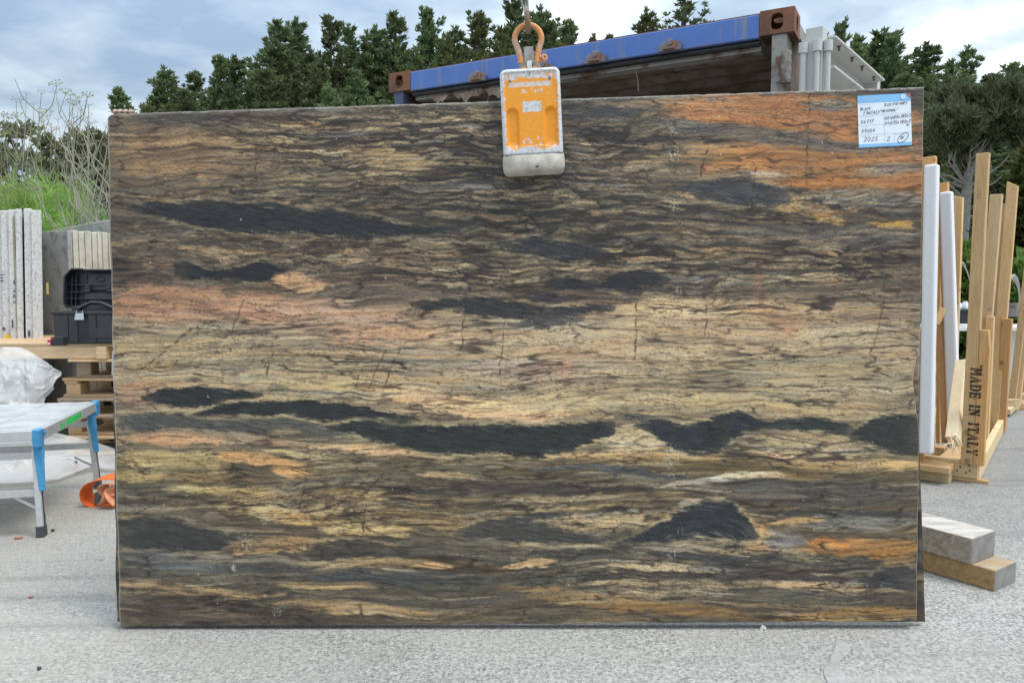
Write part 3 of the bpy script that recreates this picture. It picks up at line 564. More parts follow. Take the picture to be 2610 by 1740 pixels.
# ------------------------------------------------------------------ THE GRANITE SLABS
def mat_stone():
    t = NT('leathered_granite'); at = t.n('Attribute', attribute_name='stone'); v = t.coord()
    f = t.noise(v, 420, 3, .6); f2 = t.noise(t.coord((1,1,2.6)), 60, 5, .65)
    col = t.mix(t.math('MULTIPLY', t.ramp(f, [(.35,0.),(.7,1.)]), .22), at.outputs['Color'], (.09,.085,.08))
    return t.done(col, t.ramp(f2, [(.3,.48),(.7,.66)]), f2, .12, .0015, spec=.22)
M_STONE = mat_stone()
M_SAWN = m_plain('sawn_stone_edge', (.42,.40,.37), .8, .25, 30)
GW, GH = 940, 612
face = stone_face(GW, GH)/255.
lin = np.where(face <= .04045, face/12.92, ((face+.055)/1.055)**2.4)
STONE_GAIN = .95
def slab(name, quad, thick, dark=1., left=None, right=None, flip=False, gw=GW, gh=GH, top_chips=True):
    """a slab whose face is the quad (top left, top right, bottom right, bottom left); left/right: edge offsets by height"""
    TL, TR, BR, BL = [np.array(q) for q in quad]
    s = np.linspace(0,1,gw)[None,:,None]; tt = np.linspace(0,1,gh)[:,None,None]
    lo = left(tt) if left else 0*tt; hi = 1+(right(tt) if right else 0*tt)
    ss = lo+(hi-lo)*s
    pos = (TL*(1-ss)+TR*ss)*(1-tt)+(BL*(1-ss)+BR*ss)*tt
    n = np.cross(TR-TL, BL-TL); n /= np.linalg.norm(n)
    if n[1] > 0: n = -n
    if top_chips:      # small breaks along the sawn top edge
        r = np.random.RandomState(8); jj = np.convolve((r.rand(gw) > .965)*r.rand(gw), np.ones(7)/3, 'same')*.006
        pos[0,:,2] -= jj; pos[1,:,2] -= jj*.6
        pos[-1,:,2] += np.convolve((r.rand(gw) > .97)*r.rand(gw), np.ones(9)/3, 'same')*.006
    ix = np.round(np.linspace(0, GW-1, gw)).astype(int); iy = np.round(np.linspace(0, GH-1, gh)).astype(int)
    c = lin[iy][:, ix[::-1] if flip else ix]*dark*STONE_GAIN
    if top_chips:
        r = np.random.RandomState(21); ch = np.clip(np.convolve(r.rand(gw) > .9, np.ones(6), 'same'),0,1)*.5*r.rand(gw)+.22; pale = np.array([.52,.50,.45])
        c[0] = c[0]*(1-.55)+pale*.55; c[1] = c[1]*(1-ch[:,None])+pale*ch[:,None]; c[2] = c[2]*(1-ch[:,None]*.6)+pale*ch[:,None]*.6
        c[:,0] = c[:,0]*.5+pale*.5; c[:,1] = c[:,1]*.7+pale*.3; c[:,-1] = c[:,-1]*.6+pale*.4; c[-1] = c[-1]*.75+pale*.25
    front = pos.reshape(-1,3)
    idx = np.arange(gw*gh).reshape(gh,gw)
    border = np.concatenate([idx[0,:], idx[1:,-1], idx[-1,-2::-1], idx[-2:0:-1,0]])
    back = front[border]-n*thick; nb = len(border)
    V = np.concatenate([front, back]); base = gw*gh
    q = np.stack([idx[:-1,:-1], idx[1:,:-1], idx[1:,1:], idx[:-1,1:]], -1).reshape(-1,4)
    k = np.arange(nb); k2 = (k+1)%nb
    side = np.stack([border[k], border[k2], base+k2, base+k], -1)
    me = bpy.data.meshes.new(name)
    nq = len(q)+nb
    me.vertices.add(len(V)); me.vertices.foreach_set('co', V.astype(np.float32).ravel())
    loops = np.concatenate([q.ravel(), side.ravel(), (base+k)])
    me.loops.add(len(loops)); me.loops.foreach_set('vertex_index', loops.astype(np.int32))
    me.polygons.add(nq+1)
    st = np.concatenate([np.arange(nq)*4, [nq*4]]).astype(np.int32)
    me.polygons.foreach_set('loop_start', st)
    mi = np.zeros(nq+1, np.int32); mi[len(q):len(q)+gw-1] = 1
    me.materials.append(M_STONE); me.materials.append(M_SAWN); me.polygons.foreach_set('material_index', mi)
    at = me.attributes.new('stone', 'FLOAT_COLOR', 'POINT')
    cc = np.concatenate([c.reshape(-1,3), c.reshape(-1,3)[border]*.8]); cc = np.concatenate([cc, np.ones((len(cc),1))], 1)
    at.data.foreach_set('color', cc.astype(np.float32).ravel())
    me.update(calc_edges=True); me.validate()
    o = bpy.data.objects.new(name, me); COL.objects.link(o); return o, n
Z0 = Vector((0,0,CAM_H))
QUAD = [Vector(q)+Z0 for q in ((-1.415,2.723,.605),(1.382,2.618,.671),(1.392,2.557,-1.142),(-1.405,2.662,-1.207))]
def right_edge(t):      # the sound edge, with the broken bite a little past half height
    r = -.0006+0*t
    d = np.interp(t[...,0], [.47,.50,.525,.55,.57,.60,.62,.64,1], [0,-.004,-.007,-.0085,-.006,-.0035,-.001,0,0])[...,None]
    return r+d+.00025*np.sin(t*60)+.00015*np.sin(t*173)
def left_edge(t): return .0055*np.clip(1-t/.0075,0,1)+.0004*np.sin(t*71)+.0005*np.sin(t*23)
slab_front, SN = slab('granite_slab', QUAD, .020, 1., left_edge, right_edge)
tag(slab_front, 'large front granite slab of black, cream and orange veined stone hanging from the clamp', 'stone slab', 'veined granite slabs in the clamp', 'thing')
SN = Vector(SN)
def SP(px, py, off=0.):
    """the point of the front slab's plane seen at a place in the picture, off metres in front of it"""
    d = ray(px, py); o = QUAD[0]+SN*off; t = (o-Z0).dot(SN)/d.dot(SN); return Z0+d*t
SX = (QUAD[1]-QUAD[0]).normalized(); SZ = -(QUAD[3]-QUAD[0]).normalized()
bq = [SP(*p, -.024) for p in ((280,297),(2348,230),(2358,1583.5),(298.5,1583))]
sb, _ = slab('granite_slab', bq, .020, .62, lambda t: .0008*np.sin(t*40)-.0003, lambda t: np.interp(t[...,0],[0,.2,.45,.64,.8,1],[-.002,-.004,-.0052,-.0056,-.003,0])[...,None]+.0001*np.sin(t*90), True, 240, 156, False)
tag(sb, 'second granite slab hanging close behind the front one, only its side edges showing', 'stone slab', 'veined granite slabs in the clamp', 'thing')
# torn glass-fibre backing mesh at the far slab's edge
m = MB(); rng = random.Random(5)
for i in range(16):
    p = SP(284.5+.08*i*.8, 503+i*4.6, -.046); m.box(p, (.012, .0015, .0022), (SX, SN, SZ))
m.box(SP(283.0, 540, -.0465), (.002, .0012, .10), (SX, SN, SZ))
tag(m.build('fibre_mesh_fringe', m_plain('yellow_fibre', (.62,.55,.28), .8)), 'frayed yellow fibre mesh sticking out past the edge of the stone slab', 'mesh fringe')
t0 = [SP(x, y, -.05) for x, y in ((287,893),(298,893),(297,962),(284,962))]
m = MB(); m.prism([(0,0),(.0125,0),(.0135,-.088),(-.004,-.088)], SP(286,894,-.052), SX, SZ, SN*.001)
lt = m.build('hanging_tag', m_plain('tag_grey', (.55,.57,.60), .6)); tag(lt, 'small grey tag hanging beside the stone slab edge above the pallets', 'tag')
m = MB()
for (x, y, h) in ((.006,-.022,.006),(.0085,-.034,.008),(.0075,-.048,.004)): m.box(SP(286,894,-.0505)+SX*x+SZ*y, (.003,.0006,h), (SX,SN,SZ))
m.build('black_mark', m_plain('marker_black', (.02,.02,.025), .5), lt)

# ------------------------------------------------------------------ THE SHIPPING CONTAINER
CO = Vector((-.781, 4.947, 0)); CW = Vector((.8774,-.4799,0)); CD = Vector((.4799,.8774,0)); UP = Vector((0,0,1)); CHT = 2.591
def mat_blue():
    t = NT('blue_container_paint'); v = t.coord(); vs = t.coord((9, 9, 1.1)); n = t.noise(v, 5, 6, .6); st = t.noise(vs, 2.1, 5, .65)
    col = t.mix(n, (.060,.135,.42), (.095,.20,.52))
    col = t.mix(t.ramp(st, [(.54,0.),(.68,.6)]), col, (.24,.24,.22))
    z = t.n('SeparateXYZ'); t.l(v, z.inputs[0])
    low = t.n('MapRange'); low.inputs['From Min'].default_value = 2.475; low.inputs['From Max'].default_value = 2.445; t.l(t.math('ADD', z.outputs['Z'], t.math('MULTIPLY_ADD', t.noise(v, 9, 5, .7), .09, -.045)), low.inputs['Value'])
    col = t.mix(t.math('MULTIPLY', low.outputs[0], .85), col, (.23,.22,.20))
    ru = t.noise(v, 13, 6, .7); col = t.mix(t.ramp(ru, [(.66,0.),(.74,.9)]), col, (.13,.052,.025))
    return t.done(col, .45, ru, .15, .004)
def mat_rust(name='rusty_steel', c=(.17,.072,.040), c2=(.075,.040,.028), paint=None, amt=.5):
    t = NT(name); v = t.coord(); n = t.noise(v, 7, 6, .65); f = t.noise(v, 60, 4, .6)
    col = t.ramp(n, [(.3, c2), (.6, c), (.8, tuple(x*1.5 for x in c))])
    col = t.mix(t.ramp(f, [(.5,0.),(.75,.4)]), col, c2)
    if paint: col = t.mix(t.ramp(t.noise(v, 4.5, 6, .7), [(amt-.04,1.),(amt+.05,0.)]), col, paint)
    return t.done(col, .8, f, .3, .004)
M_BLUE = mat_blue(); M_RUST = mat_rust(c=(.23,.095,.05), c2=(.10,.052,.034)); M_RUST2 = mat_rust('rust_and_grey_paint', (.19,.105,.07), (.09,.07,.06), (.30,.29,.27), .52)
M_GASKET = m_plain('black_rubber', (.02,.021,.023), .5, .3)
M_CWALL = mat_rust('brown_inside_steel', (.20,.14,.105), (.115,.08,.062), (.24,.20,.17), .48); M_ROOF = M_CWALL
M_WHITE = mat_rust('dirty_white_steel', (.42,.36,.30), (.30,.28,.26), (.52,.52,.495), .68)
cont = empty('shipping_container', CO, 'open blue and rusty steel shipping container behind the slab', 'shipping container')
CA = (CW, CD, UP)
def cp(x, y, z): return CO+CW*x+CD*y+UP*z
WD, LN = 2.438, 6.06
M_DARKHOLE = m_plain('dark_cavity', (.03,.025,.022), .9)
def casting(x0, y0, z0):
    """corner casting: a hollow steel block with a slotted hole in the front and the side face"""
    w, d, h = .162, .178, .118; nh = 20
    hole = [(math.copysign(abs(math.cos(a))**.75, math.cos(a))*.030, math.copysign(abs(math.sin(a))**.75, math.sin(a))*.040) for a in [2*math.pi*i/nh for i in range(nh)]]
    def face(m, o, ex, ey, en, fw, fh, th):
        rim = []
        for i in range(nh):       # outer rectangle sampled along the same directions
            a = 2*math.pi*i/nh; c, s_ = math.cos(a), math.sin(a); k = min(fw/2/max(abs(c),1e-6), fh/2/max(abs(s_),1e-6)); rim.append((c*k, s_*k))
        for (sx, sy) in ((1,1),(-1,1),(-1,-1),(1,-1)):      # snap to the corners
            i = min(range(nh), key=lambda j: (rim[j][0]-sx*fw/2)**2+(rim[j][1]-sy*fh/2)**2); rim[i] = (sx*fw/2, sy*fh/2)
        A = [o+ex*x+ey*y for x, y in rim]; B = [o+ex*x+ey*y for x, y in hole]; C = [p-en*th for p in B]
        m.add(A+B+C, [(i,(i+1)%nh,nh+(i+1)%nh,nh+i) for i in range(nh)]+[(nh+i,nh+(i+1)%nh,2*nh+(i+1)%nh,2*nh+i) for i in range(nh)])
    m = MB(); c = cp(x0+w/2, y0+d/2, z0+h/2)
    face(m, c-CD*d/2, CW, UP, -CD, w, h, .03)
    face(m, c+CW*w/2, CD, UP, CW, d, h, .03)
    face(m, c-CW*w/2, -CD, UP, -CW, d, h, .03)
    for o, ex, ey, en, a, b in ((c+UP*h/2, CW, CD, UP, w, d),):
        face(m, o, ex, ey, en, a, b, .03)
    e = MB.box
    m.box(c-UP*(h/2-.006), (w-.002, d-.002, .012), CA); m.box(c+CD*(d/2-.006), (w-.002,.012,h-.002), CA)
    return m.build('corner_casting', M_RUST, cont)
casting(0, 0, CHT-.118); casting(WD-.162, 0, CHT-.118)
m = MB(); m.box(cp(WD/2, .05, CHT-.068), (WD-.326, .09, .115), CA)
m.build('header_beam', M_BLUE, cont, .006)
m = MB(); m.box(cp(WD/2, .075, CHT-.006), (WD-.326, .11, .008), CA); m.build('header_flange', M_RUST, cont)
m = MB(); m.tube([cp(.165, .04, CHT-.140), cp(WD-.165, .04, CHT-.140)], .017, 8); m.build('door_gasket', M_GASKET, cont)
m = MB(); m.box(cp(WD/2, .10, CHT-.158), (WD-.33, .08, .030), CA); m.build('header_lip', M_RUST2, cont)
# door-bar keepers on the header
keeper = MB()
keeper.prism([(-.055,-.028),(.055,-.028),(.062,.002),(.03,.024),(.012,.022),(.008,.036),(-.012,.036),(-.016,.022),(-.04,.018),(-.066,-.004)], Vector((0,0,0)), CW, UP, -CD*.022)
keeper.prism([(-.030,-.024),(.030,-.024),(.030,.016),(-.030,.016)], -CD*.022, CW, UP, -CD*.022)
keeper.tube([-CD*.045+CW*.012+UP*.003, -CD*.052+CW*.012+UP*.003], .013, 8)
kme = keeper.mesh('lock_keeper', mat_rust('rusty_keeper', (.24,.13,.09), (.09,.075,.075), (.20,.22,.28), .55))
for px, py in ((1218,197),(1387,174),(1519,149),(1709,118)):
    d = ray(px, py); t = (CO-Z0).dot(CD)/d.dot(CD); p = Z0+d*t
    place('lock_keeper', kme, cont, p-CO-CD*.0)
# posts, walls, roof, floor
for x in (.035, WD-.105):
    m = MB(); m.box(cp(x+.035, .06, (CHT-.118)/2+.05), (.07, .10, CHT-.218), CA); m.build('corner_post', M_RUST2 if x > 1 else mat_rust('blue_post', (.10,.09,.10), (.05,.05,.06), (.07,.10,.22), .5), cont, .004)
m = MB(); m.box(cp(.125, .10, CHT/2), (.05, .06, CHT-.40), CA); m.build('inner_jamb', M_RUST2, cont)
m = MB(); rows = []
nrib = 26
for i in range(nrib*4+1):
    y = .16+(LN-.32)*i/(nrib*4); dz = (0,.0,-.036,-.036)[i%4]; rows.append([cp(.05,y,CHT-.055+dz), cp(WD-.05,y,CHT-.055+dz)])
m.grid(rows, smooth=False); m.build('corrugated_roof', M_ROOF, cont, fix=False)
for side, x in ((0,.04),(1,WD-.04)):
    m = MB(); rows = []
    for i in range(23*4+1):
        y = .12+(LN-.24)*i/(23*4); dx = (0,0,.036,.036)[i%4]*(1 if side == 0 else -1); rows.append([cp(x+dx,y,.16), cp(x+dx,y,CHT-.06)])
    m.grid(rows, smooth=False); m.build('side_wall', M_CWALL, cont, fix=False)
    m = MB(); m.box(cp(x, LN/2, CHT-.045), (.06, LN-.36, .07), CA); m.box(cp(x, LN/2, .09), (.06, LN-.36, .14), CA); m.build('side_rail', M_RUST2, cont)
m = MB(); m.box(cp(WD/2, LN-.06, CHT/2), (WD-.1, .05, CHT-.2), CA); m.build('end_wall', M_CWALL, cont)
m = MB(); m.box(cp(WD/2, LN/2, .15), (WD-.1, LN-.2, .03), CA); m.build('floor_boards', M_CWALL, cont)
m = MB(); m.box(cp(WD/2, .08, .08), (WD-.02, .14, .155), CA); m.build('door_sill', M_BLUE, cont)
# torn tape and fluff hanging from the header
def mat_tape(): return m_plain('old_tape', (.36,.27,.215), .9, .3, 20)
m = MB(); rng = random.Random(2); rows = []
for i in range(60):
    f = i/59; x = .30+.60*f; dz = .035+.024*math.sin(i*.31)+.012*math.sin(i*.83)+rng.uniform(-.006,.006); dz = dz*(.35+.65*min(1,4*(1-f)*f+.3))
    rows.append([cp(x, .055+.006*math.sin(i*2.), CHT-.165), cp(x, .05+.014*math.sin(i*.5), CHT-.165-dz*.6), cp(x+rng.uniform(-.004,.004), .05+.02*math.sin(i*.37+1), CHT-.165-dz)])
m.grid(rows); m.build('torn_tape', mat_tape(), cont, fix=False)
M_TH = mat_tape()
for x in (.52,.71,.86,1.62):
    m = MB(); p = cp(x,.06,CHT-.19); m.tube([p, p+Vector((rng.uniform(-.02,.02),0,-.04)), p+Vector((rng.uniform(-.03,.03),0,-.10))], .0022, 4); m.build('tape_thread', M_TH, cont, fix=False)
# hinges on the near post
for z in (2.30, 1.55, .85):
    m = MB(); m.tube([cp(WD-.03,-.02,z-.075), cp(WD-.03,-.02,z+.075)], .026, 10); m.box(cp(WD-.055,.0,z), (.05,.03,.12), CA); m.build('door_hinge', M_RUST2, cont)
m = MB(); m.tube([cp(.02,-.02,2.25), cp(.0,-.03,2.28), cp(-.05,-.03,2.28), cp(-.07,-.02,2.2), cp(-.07,-.02,1.9)], .014, 8); m.tube([cp(-.04,-.035,2.3), cp(-.04,-.035,2.0)], .011, 8); m.build('hinge_pin', M_RUST2, cont)
# the open door, swung right round against the side of the container
HP = cp(WD+.035, .02, 0); DD = Vector((.618,.786,0)).normalized(); DN = Vector((DD.y,-DD.x,0))     # along the door, and out of it
DA = (DD, DN, UP)
def dp(x, n, z): return HP+DD*x+DN*n+UP*z
door = empty('container_door', HP, None, None); door.parent = cont; door.location = HP-CO
m = MB(); m.box(dp(.56,.012,1.33), (1.08,.006,2.26), DA); m.build('door_skin', M_WHITE, door)
for x in (.035, 1.10):
    m = MB(); m.box(dp(x,.055,1.33), (.07,.08,2.30), DA); m.build('door_stile', M_WHITE, door, .004)
for z in (2.44, 2.30, 1.75, 1.2, .65, .22):
    m = MB(); m.box(dp(.567,.075,z), (.99,.12 if z > 2.4 else .115,.010), DA)
    m.box(dp(.567,.020,z-.05), (.99,.008,.09), DA); m.build('door_rail', M_WHITE, door)
bm_ = MB(); bm_.tube([Vector((0,0,0)), Vector((0,0,-.022))], .007, 6); bm_.box((0,0,-.002), (.016,.016,.004))
bme = bm_.mesh('bolt', M_RUST2)
for i, x in enumerate((.22,.46,.66,.92)):
    place('bolt', bme, door, DD*x+DN*.11+UP*2.433)
for x, z in ((.33,2.37),(.40,2.36),(.84,2.37),(.92,2.36)):
    place('bolt', bme, door, DD*x+DN*.03+UP*z, (R(90),0,0), (1.3,1.3,1.3))
for k, (x, n) in enumerate(((-.015,.01),(-.012,.075),(.02,.115))):
    m = MB(); m.tube([dp(x,n,.25), dp(x,n,2.40)], (.017,.013,.014)[k], 9); m.tube([dp(x,n,2.36), dp(x,n,2.41)], .022, 9); m.tube([dp(x,n,2.05), dp(x,n,2.09)], .022, 9); m.build('lock_rod', (M_WHITE,M_WHITE,M_WHITE)[k], door)
m = MB(); m.prism([(0,0),(.16,.015),(.17,.03),(.02,.05)], dp(.22,.05,2.455), DD, UP, DN*.01); m.build('door_lug', M_WHITE, door)
# ------------------------------------------------------------------ TREES AND PLANTS
def m_leaf(name, dark, light, sc=.55, trans=.32):
    """foliage with lighter and darker sprays mixed by noise, a little light passing through"""
    t = NT(name); v = t.coord(); n = t.noise(v, sc*1.2, 3, .6); f = t.noise(v, sc*9, 3, .6); rv = t.rand()
    k = t.math('ADD', t.math('MULTIPLY', n, .5), t.math('MULTIPLY', f, .5))
    col = t.ramp(k, [(.34, dark), (.64, light)])
    hs = t.n('HueSaturation'); t.l(col, hs.inputs['Color']); t.l(t.math('MULTIPLY_ADD', rv, .035, .482), hs.inputs['Hue']); t.l(t.math('MULTIPLY_ADD', rv, .5, .75), hs.inputs['Value'])
    t.done(hs.outputs[0], .6, spec=.2)
    tr = t.n('BsdfTranslucent'); t.l(hs.outputs[0], tr.inputs[0]); mx = t.n('MixShader'); mx.inputs[0].default_value = trans
    t.l(t.b.outputs[0], mx.inputs[1]); t.l(tr.outputs[0], mx.inputs[2]); t.l(mx.outputs[0], t.o.inputs['Surface'])
    return t.m
M_PINE = m_leaf('pine_needles', (.046,.070,.030), (.225,.285,.125), 1.0)
M_PINE_Y = m_leaf('pine_needles_light', (.055,.075,.028), (.20,.23,.09), 1.0)
M_BARK = m_plain('pine_bark', (.115,.098,.085), .95, .35, 6, bs=.5)
M_BARKG = m_plain('grey_bark', (.30,.275,.245), .95, .3, 8, bs=.4)
def blades(pts, dirs, n, ln, wd, rs, spread=.9, up=.25):
    """n narrow leaf faces about every point, fanning round the twig's direction; returns vertex and quad arrays"""
    P_ = np.repeat(pts, n, 0); D = np.repeat(dirs, n, 0)
    k = len(P_)
    d = D+rs.randn(k,3)*spread*.6; d[:,2] += up; d /= np.linalg.norm(d, axis=1)[:,None]
    r = rs.randn(k,3); sd = np.cross(d, r); sd /= np.linalg.norm(sd, axis=1)[:,None]+1e-9
    L = ln*(.6+.7*rs.rand(k,1)); w = wd*(.6+.8*rs.rand(k,1))
    b = P_+rs.randn(k,3)*ln*.16
    V = np.stack([b-sd*w*.35, b+d*L*.55-sd*w*.5, b+d*L, b+d*L*.5+sd*w*.5], 1).reshape(-1,3)
    F = np.arange(k*4).reshape(-1,4)
    return V, F
def quads_mesh(name, V, F, mat):
    me = bpy.data.meshes.new(name); me.vertices.add(len(V)); me.vertices.foreach_set('co', V.astype(np.float32).ravel())
    me.loops.add(F.size); me.loops.foreach_set('vertex_index', F.astype(np.int32).ravel()); me.polygons.add(len(F))
    me.polygons.foreach_set('loop_start', (np.arange(len(F))*4).astype(np.int32)); me.update(calc_edges=True); me.materials.append(mat); return me
def pine(seed, h, r, base=.2, lumps=1., sparse=1., nb=24, ln=.215, wd=.062, tips=0, droop=.0, topk=.85):
    """trunk-and-limb mesh and crown mesh of one pine, standing at the origin"""
    rs = np.random.RandomState(seed); rng = random.Random(seed)
    tr = MB(); bend = [Vector((math.sin(i*.9+seed)*.05*h*.1, math.cos(i*.7+seed)*.05*h*.1, h*i/8)) for i in range(9)]
    tr.tube(bend, [h*.017*(1-i/8.6)+.02 for i in range(9)], 7)
    pts = []; dirs = []
    axes = [(Vector((0,0,0)), h, r, base)]
    for k in range(tips):       # extra leaders that give the crown more than one point
        a = rng.uniform(0,6.28); q = r*rng.uniform(.4,.95); axes.append((Vector((math.cos(a)*q, math.sin(a)*q, 0)), h*rng.uniform(.62,.95), r*rng.uniform(.42,.7), rng.uniform(.28,.5)))
    for (o, hh, rr, bs) in axes:
        z = hh*bs
        while z < hh*.985:
            t = (z/hh-bs)/(1-bs)
            prof = min(1, (1-t)**topk*1.05+.05)*(.55+.45*min(1,t/.18))
            whorl = rng.uniform(.62,1.28); n = rng.randint(4,6)
            a0 = rng.uniform(0,6.28)
            for j in range(n):
                if rng.random() > sparse: continue
                a = a0+6.283*j/n+rng.uniform(-.4,.4)
                L = rr*prof*whorl*(1+lumps*rng.uniform(-.45,.32))
                if L < .12: L = .12
                el = rng.uniform(.10,.55)+.55*t-droop
                d = Vector((math.cos(a)*math.cos(el), math.sin(a)*math.cos(el), math.sin(el)))
                st = o*(.4+.6*min(1,z/hh*1.3))+Vector((0,0,z))
                bp = [st+d*L*f+Vector((0,0,L*(.16*f*f-.06*f))) for f in (0,.35,.7,1)]
                if L > .5: tr.tube(bp, [.035*L*.5+.012,.02+.006*L,.014,.006], 4, False)
                m = max(4, int(L/.15))
                for q in range(m):
                    f = .30+.72*q/max(m-1,1); side = rng.uniform(-1,1)*L*.42*(1-abs(f-.72))
                    p = st+d*L*f+Vector((-math.sin(a)*side, math.cos(a)*side, L*(.16*f*f-.06*f)+rng.uniform(-.06,.16)))
                    pts.append(p); dirs.append((d+Vector((-math.sin(a)*side*.9, math.cos(a)*side*.9, .45))).normalized())
            z += hh*.028*rng.uniform(.75,1.3)+.06
        pts.append(o*.99+Vector((0,0,hh))); dirs.append(Vector((0,0,1))); pts.append(o*.99+Vector((0,0,hh*.975))); dirs.append(Vector((0,0,1)))
    pts = np.array(pts); dirs = np.array(dirs)
    V, F = blades(pts, dirs, nb, ln, wd, rs)
    return tr, quads_mesh('crown', V, F, M_PINE)
KIND = []
for (sd, h, r, kw) in ((1,13,2.6,dict(tips=4,base=.30,lumps=1.4)), (2,13,2.3,dict(tips=3,lumps=1.5,base=.34)), (3,12,2.9,dict(tips=5,base=.12,lumps=1.4)), (4,12,1.9,dict(tips=2,lumps=1.5,base=.3)), (5,16,2.2,dict(sparse=.62,base=.35,lumps=1.4,nb=20)), (6,12,2.8,dict(tips=5,base=.06,lumps=1.5))):
    tr, cr = pine(sd, h, r, **kw); KIND.append((h, r, tr.mesh('trunk', M_BARK), cr))
def tree(px, py, Y, k, wide, label, z0=0., mat=None, group='pines behind the yard'):
    """a pine whose top stands at a place in the picture"""
    top = P(px, py, Y); h, r, tm, cm = KIND[k]; s = (top.z-z0)/h
    e = empty('pine_tree', (top.x, Y, z0), label, 'tree', group, random.uniform(0,6.28)); sx = wide*1.5/r
    e.scale = (sx*random.uniform(.8,1.2), sx*random.uniform(.8,1.2), s)
    place('trunk', tm, e); c = place('crown', cm, e)
    if mat: c.data = MATCOPY.setdefault((k, mat.name), c.data.copy()); c.data.materials[0] = mat
    return e
MATCOPY = {}
# the row beyond the yard, from the slab's upper corner to the container
tree(415,178,42,3,1.9,'small dark pine at the open end of the tree row above the slab')
tree(470,240,37,2,2.4,'wide low pine filling the foot of the lower tree group')
tree(452,235,39,5,1.8,'low yellowish pine second from the open end of the tree row', mat=M_PINE_Y)
tree(497,190,44,0,2.2,'pine rising just behind the low yellowish one')
tree(560,155,41,2,2.5,'broad pine with several points in the middle of the lower tree group')
tree(598,151,45,3,1.8,'narrow pine close against the broad many-pointed one')
tree(650,170,43,5,2.1,'dark bushy pine at the foot of the tall tree group')
tree(712,62,42,1,2.5,'tall pine leading the high part of the tree row')
tree(757,56,46,3,2.0,'slender pine peeking over its taller neighbour in the high row')
tree(790,150,38,2,2.7,'lower green pine in front of the high tree row')
tree(846,52,43,0,2.6,'tall full pine in the middle of the high tree row')
tree(889,70,45,1,1.9,'brownish narrow pine beside the full tall one')
tree(905,190,37,5,1.9,'small rounded pine under the brownish narrow one')
tree(958,76,43,3,2.0,'pointed pine standing alone in the dip of the tree row')
tree(1008,40,42,1,2.4,'tall pine above the rusty corner of the container')
tree(1090,36,44,2,3.1,'widest tall pine with two points behind the blue beam')
tree(1160,78,41,3,1.9,'shorter pine between two tall ones behind the blue beam')
tree(1222,42,40,0,2.5,'olive-tinted pine behind the blue beam near the shackle', mat=M_PINE_Y)
tree(1310,2,46,1,2.8,'tallest pine of the row, rising behind the lifting shackle')
tree(1275,80,38,5,2.3,'light green pine low behind the shackle', mat=M_PINE_Y)
tree(1373,26,43,3,2.3,'pine directly beyond the hook and shackle')
tree(1447,60,42,0,2.2,'pine at the sunny end of the row where the blue beam cuts it off')
tree(700,214,36,2,2.2,'low dark pine along the upper edge of the slab')
# lone trees seen over the container roof
tree(1515,94,60,3,1.9,'tiny distant pine tip over the blue beam', group='pines over the container roof')
tree(1646,32,62,3,2.9,'grey-green conical pine over the container roof', group='pines over the container roof', mat=M_PINE_Y)
tree(1748,-34,50,4,2.7,'tall sparse dark pine over the container roof', group='pines over the container roof')
# the wood on the other side
tree(2140,72,40,2,2.5,'broad pine beside the open container door', group='pines beside the container')
tree(2205,120,42,0,2.3,'pine filling the gap next to the container door', group='pines beside the container')
tree(2256,82,40,1,2.6,'taller pine above the paper label', group='pines beside the container')
tree(2362,118,42,3,2.4,'pointed pine past the upper corner of the slab', group='pines beside the container')
tree(2420,170,44,5,2.7,'shaded pine deep in the wood behind the bare limbs', group='pines beside the container')
tree(2466,126,48,3,2.0,'thin dark pine tip on the far skyline', group='pines beside the container')
tree(2530,200,40,2,3.0,'dense pine behind the spreading pine', group='pines beside the container')
tree(2592,168,38,0,2.8,'pine at the edge of the picture above the timber racks', group='pines beside the container')
tree(2300,205,36,5,2.6,'low pine hidden behind the slab corner with the label', group='pines beside the container')
tree(2395,470,34,5,2.0,'dark low pine filling the shade under the spreading pine', group='pines beside the container')
tree(2560,400,30,5,2.4,'dark low pine between the spreading pine and the round bush', group='pines beside the container')
tree(2650,240,34,2,3.2,'wide pine mostly outside the picture beyond the timber racks', group='pines beside the container')
